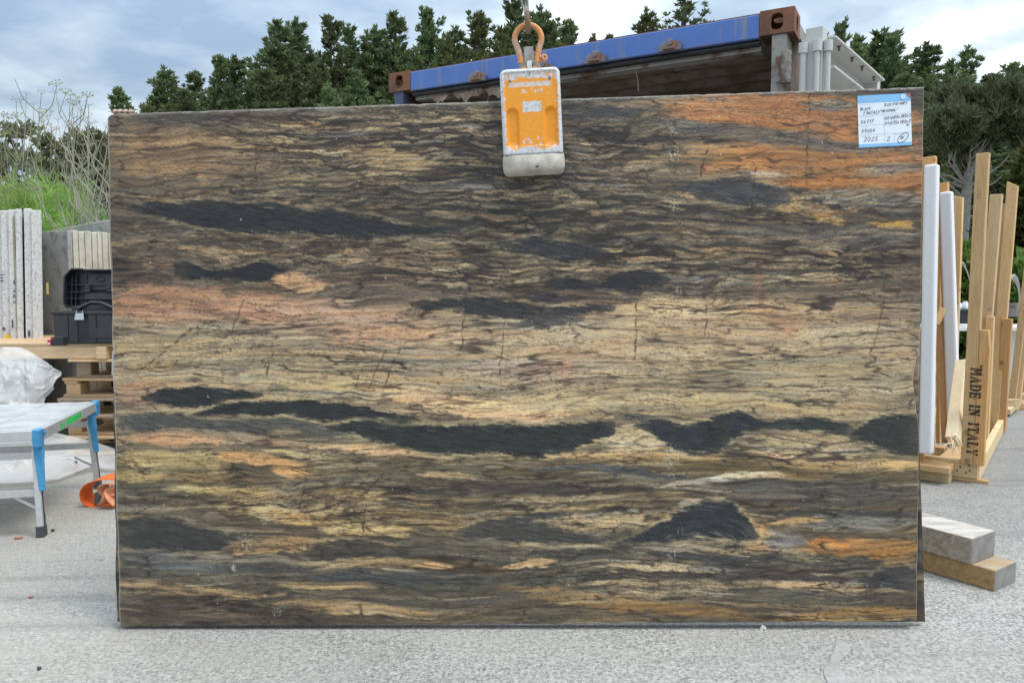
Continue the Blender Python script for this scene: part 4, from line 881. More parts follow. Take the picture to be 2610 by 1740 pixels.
# the spreading pine with visible limbs
def spreading():
    Y = 22.; base = P(2454, 640, Y); base.z = 0.; rng = random.Random(11); rs = np.random.RandomState(11)
    e = empty('spreading_pine', base, 'big spreading pine with bare forking limbs showing under its crown', 'tree')
    tr = MB(); pts = []; dirs = []
    def limb(p, d, L, r, lev):
        q = [p]; dd = d.normalized()
        for i in range(4):
            dd = (dd+Vector((rng.uniform(-.2,.2),rng.uniform(-.2,.2),rng.uniform(-.02,.22)))).normalized(); q.append(q[-1]+dd*L/4)
        tr.tube(q, [r*(1-.14*i) for i in range(5)], 6 if lev < 2 else 4, False)
        if lev < 4:
            for k in range(rng.choice((2,3,3))):
                nd = (dd*1.0+Vector((rng.uniform(-1,1),rng.uniform(-1,1),rng.uniform(-.05,.55)))*.95).normalized(); limb(q[-1-(k%2)], nd, L*rng.uniform(.62,.82), r*.56, lev+1)
        if lev >= 3:
            for c in q[1:]:
                if c.z-base.z > 4.75:
                    for _ in range(4): pts.append(c-base+Vector((rng.gauss(0,.17),rng.gauss(0,.17),rng.gauss(.05,.11)))); dirs.append((dd+Vector((0,0,.6))).normalized())
    t0 = base.copy()
    tr.tube([t0, t0+Vector((-.08,0,1.6)), t0+Vector((.0,0,3.2)), t0+Vector((.07,0,4.5))], [.21,.18,.15,.11], 9, False)
    hub = t0+Vector((.05,0,4.1))
    for d, L in (((-.45,.1,1),1.5),((.25,-.1,1.),1.7),((.85,.3,.75),1.7),((-.9,-.2,.6),1.6),((.1,.6,1),1.6),((1.0,-.5,.6),1.6),((-.15,-.4,1.1),1.6),((.5,.1,1.1),1.8)):
        limb(hub+Vector((0,0,rng.uniform(-.2,.2))), Vector(d), L*.60, .055, 1)
    for a, b in ((-1.3,.55),(-1.6,.2),(1.3,.3),(-1.1,.9),(-1.4,.45),(.9,.5),(-1.0,-.1)):      # dead side limbs
        p = hub+Vector((0,0,rng.uniform(-1.5,.1))); q = [p+Vector((a*f, rng.uniform(-.2,.2)*f, b*f+rng.uniform(-.08,.08))) for f in (0,.4,.75,1.1)]; tr.tube(q, [.05,.035,.02,.01], 5, False)
    tr.build('trunk', M_BARKG, e, fix=False)
    V, F = blades(np.array(pts), np.array(dirs), 20, .25, .042, rs, 1.1, .35)
    place('crown', quads_mesh('crown', V, F, m_leaf('long_pine_needles', (.055,.080,.040), (.19,.225,.115), 1.2, .3)), e)
spreading()
# bushes: an ellipsoid volume of sprays over a few stems
def bush(name, c, rx, ry, rz, n, nb, ln, wd, mat, label, cat, seed, flat=0., group=None, lumps=5):
    rs = np.random.RandomState(seed)
    e = empty(name, (c.x, c.y, 0), label, cat, group)
    L = [np.array([rs.uniform(-.5,.5), rs.uniform(-.5,.5), rs.uniform(.25,.8)]) for _ in range(lumps)]
    pts = []; dirs = []
    while len(pts) < n:
        l = L[rs.randint(lumps)]; d = rs.randn(3); d /= np.linalg.norm(d); q = l+d*.42*rs.uniform(.75,1.05)
        if q[2] < .02: continue
        pts.append((q[0]*rx, q[1]*ry, q[2]*rz)); dirs.append((d[0], d[1], d[2]*(1-flat)+.15))
    V, F = blades(np.array(pts), np.array(dirs), nb, ln, wd, rs, .9, .1)
    place('crown', quads_mesh('crown', V, F, mat), e)
    m = MB(); 
    for k in range(6):
        a = rs.uniform(0,6.28); m.tube([(c.x,c.y,0),(c.x+math.cos(a)*rx*.2,c.y+math.sin(a)*ry*.2,rz*.4),(c.x+math.cos(a)*rx*.5,c.y+math.sin(a)*ry*.5,rz*.8)], [.04,.028,.01], 5, False)
    m.build('trunk', M_BARK, e, fix=False)
    return e
M_CYP = m_leaf('cypress_sprays', (.040,.060,.018), (.135,.150,.045), 1.4, .2)
M_GREEN = m_leaf('fresh_leaves', (.075,.150,.030), (.22,.36,.085), 2.2, .35)
M_OLIVE = m_leaf('olive_leaves', (.075,.080,.045), (.22,.205,.125), 1.6, .35)
bush('cypress_bush', P(2585,640,13.), .92, 1.0, 3.05, 2600, 7, .24, .10, M_CYP, 'rounded olive green cypress bush behind the timber racks', 'bush', 4, .5)
bush('leafy_shrub', P(2462,740,11.5), .40, .6, 1.62, 700, 7, .16, .10, M_GREEN, 'bright green shrub seen between the white foam posts and the marked upright', 'bush', 5)
bush('leafy_shrub', P(2606,740,11.5), .5, .7, 1.55, 800, 7, .16, .10, M_GREEN, 'bright green shrub at the edge of the picture beyond the racks', 'bush', 6)
bush('dark_bush', P(2395,690,16.), 1.2, 1.0, 1.9, 1300, 7, .24, .10, M_PINE, 'dark bush behind the white foam posts', 'bush', 7)
bush('dark_bush', P(2640,600,19.), 1.5, 1.3, 4.1, 1500, 7, .26, .10, M_CYP, 'taller shaded bush rising behind the rounded cypress', 'bush', 8)
WALL_A = Vector((-3.75,7.2,0)); WALL_W = Vector((-.714,.70,0)); WALL_N = Vector((.70,.714,0))
def wall_y(px):
    k = (px-1305)/FPX; return 3.525/(1+.98*k)
# ---- the bank beyond the concrete wall: dry shrubs, fennel and dead stalks
def umbrella_tree(px, py, Y, rx, label, seed):
    top = P(px, py, Y); rng = random.Random(seed); rs = np.random.RandomState(seed); e = empty('dry_shrub_tree', (top.x, Y, 0), label, 'tree', 'dry shrub trees on the bank')
    m = MB(); pts = []; dirs = []
    for k in range(9):
        a = rng.uniform(0,6.28); q = rx*rng.uniform(.2,1); zz = top.z-rng.uniform(.0,.75)*rx*.75
        b = [Vector((top.x,Y,0)), Vector((top.x+math.cos(a)*q*.3, Y+math.sin(a)*q*.3, zz*.55)), Vector((top.x+math.cos(a)*q*.8, Y+math.sin(a)*q*.8, zz*.86)), Vector((top.x+math.cos(a)*q, Y+math.sin(a)*q, zz))]
        m.tube(b, [.05,.035,.02,.008], 5, False)
        for s_ in range(15):
            p = b[-1]-Vector((top.x,Y,0))+Vector((rng.gauss(0,rx*.20),rng.gauss(0,rx*.20),rng.gauss(-.04,rx*.055))); pts.append(p); dirs.append((rng.gauss(0,.6),rng.gauss(0,.6),.6))
    m.build('trunk', M_BARKG, e, fix=False)
    V, F = blades(np.array(pts), np.array(dirs), 10, .15, .055, rs, 1., .1); place('crown', quads_mesh('crown', V, F, M_OLIVE), e)
umbrella_tree(95,332,13.,.85,'flat-topped dry olive tree behind the tallest stalks',1)
umbrella_tree(160,352,12.5,.72,'smaller flat-topped dry tree reaching towards the slab',2)
umbrella_tree(238,405,14.,.50,'little brownish tree crown just beside the slab edge',3)
umbrella_tree(215,440,12.,.75,'dark dry tree low beside the slab edge',4)
umbrella_tree(12,415,12.,.8,'brown-leaved dry tree at the picture edge above the white slabs',5)
umbrella_tree(265,455,13.,.6,'bare-stemmed dry tree half hidden by the slab edge',8)
M_FROND = m_leaf('fennel_fronds', (.15,.27,.05), (.40,.58,.16), 2.5, .5)
M_STALK = m_plain('dry_stalk', (.36,.335,.27), .9, .2, 6); M_STALKG = m_plain('green_stalk', (.20,.25,.12), .8, .25, 6); M_UMBEL = m_plain('yellow_umbel', (.36,.38,.16), .9, .25, 20)
def _umbel(full, sd):
    m = MB(); rng = random.Random(sd)
    for a in range(9):
        an = 6.283*a/9; w = .075; q = Vector((math.cos(an)*w, math.sin(an)*w, .05+rng.uniform(-.015,.02))); m.tube([(0,0,0),q],[.0018,.0015],3,False)
        if full: m.box(q, (.018,.018,.008))
        else: m.box(q, (.008,.008,.006))
    return m.mesh('flower_head', M_UMBEL if full else M_STALK)
UMB = [_umbel(True,1), _umbel(False,2)]
def fennel(px, py, Y, seed, label, nstem=4, dry=.5, lean=.15, frond=True):
    rng = random.Random(seed); rs = np.random.RandomState(seed); Y = wall_y(px)+.30+.5*rng.random(); top = P(px, py, Y); z0 = 1.25; b0 = Vector((top.x-lean*.6, Y, z0))
    e = empty('fennel_plant', b0, label, 'plant', 'fennel plants on the bank')
    st = MB(); fp = []; fd = []; heads_all = []
    for k in range(nstem):
        h = (top.z-z0)*(1. if k == 0 else rng.uniform(.62,.95)); tp = Vector((top.x if k == 0 else top.x+rng.uniform(-.40,.40), Y+rng.uniform(-.2,.2), z0+h)); b = b0+Vector((rng.uniform(-.10,.10),rng.uniform(-.1,.1),-.35))
        mid = b.lerp(tp,.5)+Vector((rng.uniform(-.07,.07),0,0)); spine = [b, b.lerp(mid,.55), mid, mid.lerp(tp,.5)+Vector((rng.uniform(-.03,.03),0,0)), tp]
        st.tube(spine, [.011,.0095,.0075,.0055,.003], 5, False)
        heads = [tp]
        for j in range(rng.randint(2,4)):       # forked side shoots, each ending in a head
            f = rng.uniform(.45,.92); i = min(3,int(f*4)); p = spine[i].lerp(spine[i+1], f*4-i); sgn = rng.choice((-1,1)); L = rng.uniform(.18,.5)
            q = p+Vector((sgn*L*rng.uniform(.4,.75), rng.uniform(-.12,.12), L)); c = p.lerp(q,.5)+Vector((sgn*.05,0,-.03)); st.tube([p,c,q], [.006,.005,.003], 4, False); heads.append(q)
            if rng.random() < .35:
                q2 = c+Vector((-sgn*L*.2,0,L*.55)); st.tube([c,q2],[.004,.0025],4,False); heads.append(q2)
        heads_all += heads
        for j in range(44):
            f = rng.uniform(0,.60); i = min(3,int(f*4)); p = spine[i].lerp(spine[i+1], f*4-i)-b0; fp.append(p+Vector((rng.gauss(0,.16),rng.gauss(0,.16),rng.gauss(0,.06)))); fd.append((rng.gauss(0,.7),rng.gauss(0,.5),.5))
    st.build('stem', M_STALK if rng.random() < dry else M_STALKG, e, fix=False); 
    for i_, hd in enumerate(heads_all):
        if i_ and rng.random() < .45*dry+.1: continue
        sc_ = rng.uniform(.45,1.1); place('flower_head', UMB[i_%2 if dry < .8 else 1], e, hd-b0, (rng.uniform(-.3,.3),rng.uniform(-.3,.3),rng.uniform(0,6)), (sc_,sc_,sc_))

    if frond:
        V, F = blades(np.array(fp), np.array(fd), 22, .20, .010, rs, 1.3, .2); place('frond', quads_mesh('frond', V, F, M_FROND), e)
for i, (px, py, Y, ns, dry, lean, fr, lab) in enumerate((
 (33,258,8.2,4,.2,.30,1,'fennel with a pale flower head nearest the picture edge'),(58,238,8.6,4,.9,.36,1,'tall fennel stalk with a bare forked tip above the white slabs'),(124,246,8.4,5,.3,.35,1,'fennel with a flower head beside the tallest one'),(157,236,8.8,4,.4,.30,1,'tallest fennel, flower heads against the clouds'),
 (180,280,8.5,4,.9,.32,1,'fennel with a small yellowish head under the tallest one'),(200,292,8.9,3,1.,.20,0,'dry fennel with bare forked shoots in mid bank'),(241,276,8.3,2,1.,.02,0,'single bare forked stalk standing clear against the sky'),(262,370,8.0,3,1.,.45,0,'pale leaning dry stalks by the slab edge'),
 (272,440,7.9,4,1.,.50,0,'low pale leaning stalks touching the slab edge'),(212,400,7.9,4,1.,.55,1,'leaning pale stalks over the concrete wall'),(100,420,7.9,5,.2,.1,1,'bushy bright green fennel in front of the stalks'),(4,300,8.2,4,.4,.1,1,'fennel cut off by the picture edge'),
 (250,480,7.8,4,1.,.6,1,'short sloping dry stalks right over the wall top'))):
    fennel(px, py, Y, 20+i, lab, ns, dry, lean, fr)
# bank of earth and rough growth behind the wall
m = MB(); rng = random.Random(9); rows = []
for o, z in ((.16,.0),(.17,1.2),(.5,1.3),(1.2,1.35),(2.2,1.3),(3.5,1.1),(5.5,.7),(8.5,.0),(8.6,-.3)):
    rows.append([WALL_A+WALL_W*(-1.6+12*i/30)+WALL_N*o+UP*((z if i else -.3)+(rng.uniform(-.06,.06) if o > .4 else 0)) for i in range(31)])
m.grid(rows); tag(m.build('earth_bank', m_plain('bank_earth', (.075,.085,.04), .95, .3, 4), fix=False), kind='structure')
rs = np.random.RandomState(77); n_ = 3400
sv = rs.uniform(-1.2,8,n_); ov = .2+rs.rand(n_)**1.5*1.9; zv = 1.28+rs.rand(n_)**1.5*.62*np.clip(.4+.5*np.sin(sv*2.3)+.4*np.sin(sv*5.1+1),.15,1)
pt = np.array(WALL_A)[None]+np.array(WALL_W)[None]*sv[:,None]+np.array(WALL_N)[None]*ov[:,None]; pt[:,2] = zv
V, F = blades(pt, np.tile([[0,0,1.]],(n_,1)), 8, .24, .026, rs, .8, .3)
tag(place('undergrowth', quads_mesh('undergrowth', V, F, M_GREEN)), 'tangle of fresh green growth along the top of the concrete wall', 'undergrowth', kind='stuff')
# ------------------------------------------------------------------ LEFT SIDE OF THE YARD
M_CONC = m_plain('pale_concrete', (.36,.355,.345), .9, .16, 2.2, bs=.3)
m = MB(); c = WALL_A+WALL_W*2.6; m.box(c+WALL_N*.07+UP*.94, (8.4,.14,1.88), (WALL_W,WALL_N,UP))
tag(m.build('concrete_wall', M_CONC, None, .012), 'pale concrete wall behind the stored slabs, plants along its top', 'wall', kind='thing')
def m_granite(name, base, dark, rust, sc=26):
    t = NT(name); v = t.coord(); a = t.noise(v, sc, 5, .7); b = t.noise(v, sc*2.6, 4, .7); c = t.noise(v, 3.2, 5, .65)
    col = t.ramp(a, [(.36, dark), (.47, base), (.75, tuple(min(x*1.2,.85) for x in base))])
    col = t.mix(t.ramp(b, [(.60,0.),(.70,.7)]), col, dark); col = t.mix(t.ramp(c, [(.56,0.),(.72,.45)]), col, rust)
    return t.done(col, .7, b, .2, .003)
M_WG = m_granite('white_speckled_granite', (.60,.595,.58), (.33,.33,.34), (.45,.39,.28), 60); M_GG = m_granite('grey_mottled_granite', (.36,.36,.345), (.20,.20,.195), (.36,.33,.28), 11)
M_SPACER = m_plain('tan_spacer', (.36,.30,.20), .9, .25)
def upright(name, x0p, Y, w, th, top, bot, dirv, mat, label, group, lean=0.):
    """a slab standing on edge: its near edge is a strip at x0p.. in the picture"""
    p = P(x0p, 700, Y); dv = Vector((dirv[0],dirv[1],0)).normalized(); tv = Vector((dv.y,-dv.x,0))
    if tv.x < 0: tv = -tv
    up = Vector((lean,0,1)).normalized(); base = Vector((p.x,p.y,bot))
    m = MB(); m.box(base+tv*th/2+dv*w/2+up*(top-bot)/2, (th,w,top-bot), (tv,dv,up))
    o = m.build(name, mat, None, .006); tag(o, label, 'stone slab', group, 'thing'); return o
rng = random.Random(6); x = -22
labs = ['white speckled slab edge cut off by the picture border','white granite slab edge next to the picture border','white slab edge with blue pen dashes','white slab edge between two tan spacers','second last white slab edge of the white stack','outermost white slab edge of the white stack, next to the grey stack']
for k, (x, w_) in enumerate(((-24,.052),(-6,.055),(13,.052),(31,.045),(53,.052),(71,.070))):
    upright('granite_slab', x, 6.1, 1.6, w_, 1.24+(734-538-rng.uniform(-3,3)+4*0)/1950*6.15+.0, .15, (-.665,1), M_WG, labs[k], 'white slabs standing on edge', .028)
for x in (47,):
    m = MB(); p = P(x,700,6.12); m.box(Vector((p.x-.022,p.y+.02,1.0)), (.016,.05,1.62)); tag(m.build('spacer_strip', M_SPACER, None), 'thin tan spacer strip between white slab edges', 'spacer strip', kind='thing')
m = MB(); 
for (x, y, w_, h_) in ((3,700,16,3),(3,708,13,3),(3,716,15,3),(36,720,4,13),(36,742,5,6),(36,755,5,8),(36,770,5,5),(32,825,5,26),(10,838,8,10),(74,850,7,20)):
    q = P(x, y, 6.085); m.box(q, (w_*6.1/FPX*.8,.003,h_*6.1/FPX*.8))
tag(m.build('pen_marks', m_plain('dark_pen', (.07,.08,.13), .7)), 'dark pen strokes on the white slab edges', 'pen marks')
m = MB(); q = P(18,858,6.08); m.box(q, (.035,.01,.035)); tag(m.build('yellow_tag', m_plain('yellow_card', (.75,.50,.03), .6)), 'small yellow tag at the foot of the white slabs', 'tag')
# plinth that carries them
m = MB(); m.box((-4.15,6.9,.075), (1.2,2.0,.15)); tag(m.build('slab_rack_base', M_CONC, None, .01), 'low concrete base under the white slabs', 'rack base')
# grey pack: the face of its first slab, the edges of the others going back
near = P(176,700,6.45); fd = Vector((-.86,.51,0)).normalized(); td = Vector((.47,.88,0)).normalized(); off = 0.
packlab = ['grey mottled slab showing its broad face beside the white stack','cream slab edge with a blue pen bracket','cream slab edge next to the blue bracket one','cream slab edge with two blue pen dashes','pale slab edge behind a dark clip','thin white slab edge in the middle of the pack','cream slab edge with a blue pen cross','last slab edge of the pack, partly behind the toolbox lid']
M_CREAM = m_granite('cream_cut_edge', (.60,.56,.47), (.46,.42,.34), (.55,.48,.36), 8)
for k, th in enumerate((.040,.046,.050,.056,.044,.040,.050,.046)):
    m = MB(); m.box(near+td*(off+th/2)+fd*.8+Vector((0,0,-near.z+.86+rng.uniform(-.008,.008))), (th,1.6,1.72), (td,fd,UP)); off += th+.006
    o = m.build('granite_slab', M_GG if k == 0 else M_CREAM, None, .005); tag(o, packlab[k], 'stone slab', 'grey and cream slabs standing in a pack', 'thing')
m = MB()
for (x, y, w_, h_) in ((193,605,3,8),(195,615,3,16),(189,624,5,8),(213,600,8,4),(211,631,9,4),(253,617,9,5),(256,598,7,4),(257,640,16,3)):
    f = (x-176)/90*1.02; q = P(x, y, 6.45+td.y*f*.86-.02); m.box(q, (w_*6.5/FPX,.004,h_*6.5/FPX), (td, fd, UP))
tag(m.build('blue_pen_marks', m_plain('blue_pen', (.05,.20,.42), .6)), 'blue pen strokes on the cream slab edges', 'pen marks')
m = MB(); m.box(near+td*.45+fd*.8+Vector((0,0,-near.z+.08)), (1.0,1.7,.16), (td,fd,UP)); tag(m.build('slab_rack_base', M_CONC, None, .01), 'low concrete base under the grey slab pack', 'rack base')
# ---- pallets
M_PAL = m_wood('pallet_pine', (.74,.51,.29), (.55,.34,.17), 0, .18); M_PAL2 = m_wood('pallet_old', (.50,.37,.25), (.32,.22,.14), 0, .4); M_PALB = m_wood('pallet_block', (.76,.52,.28), (.55,.34,.17), 1, .15)
def pallet(seed, mat, bmat, label):
    rng = random.Random(seed); e = empty('timber_pallet', (0,0,0), label, 'pallet', 'stacked timber pallets')
    brd = MB().box((0,0,0), (1.22,.095,.020)).mesh('deck_board', mat); strg = MB().box((0,0,0), (.10,1.02,.020)).mesh('stringer_board', mat); blk = MB().box((0,0,0), (.105,.12,.082)).mesh('block', bmat)
    for i in range(8):
        place('deck_board', brd, e, (rng.uniform(-.012,.012), -.46+.1315*i, .132+rng.uniform(-.002,.002)), (0,0,rng.uniform(-.008,.008)), bevel=.003)
    for x in (-.55,0,.55):
        place('stringer_board', strg, e, (x,0,.111), bevel=.003)
        for y in (-.44,0,.44): place('block', blk, e, (x+rng.uniform(-.01,.01), y, .0605), (0,0,rng.uniform(-.05,.05)), bevel=.003)
    for y in (-.45,0,.45): place('bottom_board', brd, e, (rng.uniform(-.01,.01), y, .0095), (0,0,rng.uniform(-.008,.008)), bevel=.003)
    return e
plabs = ['lowest pallet of the stack, mostly behind the plastic sheet','second pallet from the ground, fresh pale ends','weathered third pallet from the ground','pallet with bright orange-brown blocks in the middle of the stack','dark weathered pallet just under the top one']
for k in range(5):
    p = pallet(10+k, (M_PAL,M_PAL,M_PAL2,M_PAL,M_PAL2)[k], (M_PALB,M_PALB,M_PAL2,M_PALB,M_PAL2)[k], plabs[k])
    p.location = (-2.72+(.0,.03,-.02,.02,.08)[k], 6.12+(.0,.02,-.03,.0,.05)[k], .002+.1435*k); p.rotation_euler = (0,0,R((2,-3,1.5,-1.5,2)[k]))
# the top pallet stands across the others, wide front stringer
e = empty('timber_pallet', (-3.12,6.05,.720), 'top pallet with a deep pale front board, toolboxes standing on it', 'pallet', 'stacked timber pallets', R(1.0))
M_TOPP = m_wood('pallet_fresh', (.72,.52,.32), (.58,.39,.22), 0, .1)
def loc(x, y, z): return wmat(e) @ Vector((x,y,z))
ax = (wmat(e).to_3x3() @ Vector((1,0,0)), wmat(e).to_3x3() @ Vector((0,1,0)), UP)
m = MB(); m.box(loc(-.42,-.50,.052), (1.05,.04,.088), ax); m.build('front_stringer', M_TOPP, e, .004)
m = MB(); m.box(loc(.145,-.50,.052), (.07,.11,.088), ax); m.build('stringer_end', M_TOPP, e, .003)
m = MB(); m.box(loc(.62,-.05,.052), (.9,.04,.088), ax); m.build('middle_stringer', M_PAL2, e, .004)
for i in range(8):
    m = MB(); m.box(loc(.02+.006*(i%3), -.47+.132*i, .107), (2.0,.10,.020), ax); m.build('deck_board', M_TOPP if i < 2 else M_PAL, e, .003)
for i in range(8):
    m = MB(); m.box(loc(.24+i*.1, -.02, .086), (.045,.9,.018), ax); m.build('deck_bearer', M_PAL, e, .003)
for y in (-.49,0,.45):
    m = MB(); m.box(loc(.42, y, -.005), (1.05,.09,.018), ax); m.build('bottom_board', M_PAL, e, .003)
TOPZ = .720+.117
# ---- toolboxes
M_TB = m_plain('black_toolbox_plastic', (.022,.024,.028), .45, .3, 30); M_TB2 = m_plain('black_toolbox_panel', (.032,.035,.041), .5, .25, 30); M_STEEL = m_plain('bright_steel', (.55,.55,.56), .35, .15, 20, 1.0)
def toolbox(px0, px1, Y, label, shut=0.):
    a = P(px0, 864, Y); b = P(px1, 864, Y); w = b.x-a.x; c = Vector(((a.x+b.x)/2, Y, TOPZ)); h = .235; d = .30
    e = empty('toolbox', c, label, 'toolbox', 'open toolboxes on the pallets')
    m = MB(); t = .012
    m.box(c+Vector((0,0,h/2)), (w,t,h)); m.box(c+Vector((0,d,h/2)), (w,t,h)); m.box(c+Vector((-w/2+t/2,d/2,h/2)), (t,d-t,h)); m.box(c+Vector((w/2-t/2,d/2,h/2)), (t,d-t,h)); m.box(c+Vector((0,d/2,.008)), (w-2*t,d-t,.014))
    m.box(c+Vector((0,-.004,h-.012)), (w+.016,.026,.022)); m.build('tub', M_TB, e, .005)
    m = MB()
    for x0, x1 in ((-.49,-.25),(-.235,-.09),(.09,.22),(.235,.49)): m.box(c+Vector(((x0+x1)/2*w,-.0085,h*.47)), ((x1-x0)*w,.008,h*.84))
    m.box(c+Vector((.30*w,-.0135,h*.32)), (.36*w,.008,h*.30)); m.build('front_panel', M_TB2, e, .004)
    m = MB(); q = c+Vector((-.03*w,-.022,h*.86)); m.prism([(-.028,.02),(.028,.02),(.038,-.028),(-.032,-.028)], q, (1,0,0), (0,.25,1), (0,-.012,0)); m.box(q+Vector((-.022,0,.028)), (.007,.01,.022)); m.box(q+Vector((.022,0,.028)), (.007,.01,.022)); m.build('latch', M_STEEL, e, .002)
    lid = MB(); LH = .285; o = c+Vector((-.045,d+.03,h+.012)); X = Vector((1,0,0)); Zl = Vector((0,.12,1)).normalized(); N = Vector((0,-1,.12)).normalized()
    hw = w/2+.035
    out = [(-hw+.02,0),(hw-.02,0),(hw,.03),(hw,LH-.04),(hw-.03,LH-.012),(hw-.13,LH-.012),(hw-.15,LH),(-hw+.15,LH),(-hw+.13,LH+.008),(-hw+.05,LH+.008),(-hw,LH-.05),(-hw,.03)]
    lid.prism(out, o, X, Zl, -N*.015)
    for (x0,y0),(x1,y1) in zip(out, out[1:]+out[:1]):
        A = o+X*x0+Zl*y0; B = o+X*x1+Zl*y1; lid.beam(A+N*.035, B+N*.035, .012, .075, N)
    l_ = lid.build('lid', M_TB, e, .003)
    m = MB()
    for z in (.07,.12,.175): m.box(o+Zl*z+N*.018, (2*hw-.02,.036,.005), (X,N,Zl))
    for x in (-.85,-.72,-.40,.40,.55,.80): m.box(o+X*x*hw+Zl*LH*.48+N*.016, (.005,.032,LH*.86), (X,N,Zl))
    m.box(o+X*.0+Zl*.20+N*.012, (.21,.024,.125), (X,N,Zl)); m.box(o+X*.0+Zl*.088+N*.02, (.21,.036,.05), (X,N,Zl)); m.build('lid_rib', M_TB2, l_, .002)
    m = MB(); k = [(math.cos(2*math.pi*i/16)*.032, math.sin(2*math.pi*i/16)*.020) for i in range(17)]; m.tube([o+X*x+Zl*(.222+y)+N*.026 for x, y in k], .004, 5, False); m.build('lid_emblem', M_TB, l_)
    for sx in (-1,1):
        m = MB(); q = o+X*sx*.082+Zl*.145+N*.045; m.box(q, (.034,.02,.05), (X,N,Zl)); m.box(q+Zl*.012+N*.014, (.022,.012,.02), (X,N,Zl)); m.build('lid_catch', M_TB2, l_, .003)
    m = MB(); m.tube([c+Vector((-.22*w,.10,h+.015)), c+Vector((-.02*w,.12,h+.062)), c+Vector((.16*w,.12,h+.058)), c+Vector((.45*w,.08,h+.012))], [.014,.014,.014,.014], 6); m.box(c+Vector((.05*w,.16,h+.01)), (.8*w,.10,.05)); m.build('tote_tray', M_TB2, e, .004)
    return e
toolbox(139, 291, 5.52, 'black toolbox with its lid propped open, steel latch on the front')
toolbox(280, 420, 5.62, 'second open black toolbox mostly hidden behind the slab, only its lid corner showing')
m = MB(); q = P(121.5,735,5.75); m.box(q, (.006,.02,.085)); tag(m.build('level_vial', m_plain('yellow_plastic', (.70,.50,.10), .5)), 'narrow yellow strip beside the toolbox lid', 'level')
bt = P(149, 864, 5.36); bt.z = TOPZ
e = empty('battery_pack', bt, 'small black battery pack with a red end in front of the toolbox', 'battery')
m = MB(); m.box(bt+Vector((.008,0,.024)), (.085,.06,.048)); m.box(bt+Vector((.012,-.0,.054)), (.07,.05,.012)); m.build('case', M_TB, e, .005)
m = MB(); m.box(bt+Vector((-.046,-.004,.022)), (.024,.062,.040)); m.box(bt+Vector((-.040,.0,.052)), (.012,.04,.016)); m.build('red_end', m_plain('red_plastic', (.42,.02,.035), .45), e, .004)
m = MB(); m.box(bt+Vector((-.046,-.0365,.016)), (.012,.002,.014)); m.build('sticker', m_plain('white_sticker', (.75,.75,.75), .5), e)
# ---- aluminium work platform
M_AL = m_plain('brushed_aluminium', (.60,.605,.61), .42, .12, 30, .55); M_ALD = m_plain('deck_aluminium', (.60,.605,.61), .45, .22, 9, .5); M_BLUEB = m_plain('blue_bracket_plastic', (.055,.30,.56), .45, .2, 20); M_FOOT = m_plain('dark_foot_rubber', (.055,.06,.075), .6, .2)
NR = G(107, 1366); FR = G(250, 1243); HT = .535
TE = Vector((FR.x-NR.x, FR.y-NR.y, 0)); LL = TE.length; TE.normalize(); TX = Vector((TE.y,-TE.x,0)); WT = .335
pf = empty('work_platform', NR, 'folding aluminium work platform with blue corner brackets at the picture edge', 'work platform')
def tp(x, y, z): return NR+TX*x+TE*y+UP*z      # x: across (0 at the right rail, negative inwards), y: along
TA = (TX, TE, UP)
i0 = .02; wb = WT*2.2
for k in range(3):
    w_ = wb/3; m = MB(); m.box(tp(-w_*(k+.5)-.006,LL/2,HT-.008), (w_-.004,LL-.03,.016), TA)
    for r_ in range(7): m.box(tp(-w_*k-.02-r_*(w_-.03)/6.5-.006,LL/2,HT-.0006), (.010,LL-.04,.002), TA)
    m.build('deck_plank', M_ALD, pf)
m = MB(); m.box(tp(.004,LL/2,HT-.028), (.022,LL-.02,.056), TA); m.build('side_rail', M_AL, pf, .003)
m = MB(); m.box(tp(-wb/2,-.008,HT-.024), (wb,.022,.050), TA); m.box(tp(-wb/2,-.018,HT-.056), (wb,.012,.010), TA); m.build('end_rail', M_AL, pf, .003)
m = MB(); m.box(tp(-wb/2,LL+.008,HT-.03), (wb,.022,.06), TA); m.build('end_rail', M_AL, pf, .003)
def leg(y, x=0., inn=1):
    sy = -1 if y < LL/2 else 1
    top = tp(x-.022*inn, y+sy*(-.02), HT-.10); ft = tp(x, y+sy*.02, .0)
    m = MB(); m.beam(ft+UP*.028, top, .046, .030, TX); m.build('leg', M_AL, pf, .003)
    m = MB(); m.beam(ft, ft+(top-ft).normalized()*.055, .052, .037, TX); m.build('rubber_foot', M_FOOT, pf, .003)
    return top, ft
legs = {}
for key, y, x in (('near',.02,0.),('far',LL-.02,0.),('near_in',.02,-wb+.02),('far_in',LL-.02,-wb+.02)): legs[key] = leg(y, x, 1 if key in ('near','far') else -1)
def lerp_leg(key, f): return legs[key][1].lerp(legs[key][0], f)
for pr in (('near','near_in'),('far','far_in')):
    for f in (.93,.50 if pr[0] == 'near' else .62):
        a = lerp_leg(pr[0],f); b = lerp_leg(pr[1],f); m = MB(); m.beam(a, b, .022, .036, UP); m.build('rung', M_AL, pf, .002)
    a = lerp_leg(pr[0],.30); b = lerp_leg(pr[0],.46)+(-TX)*.11; m = MB(); m.beam(a, b, .012, .005); m.build('brace', M_AL, pf)
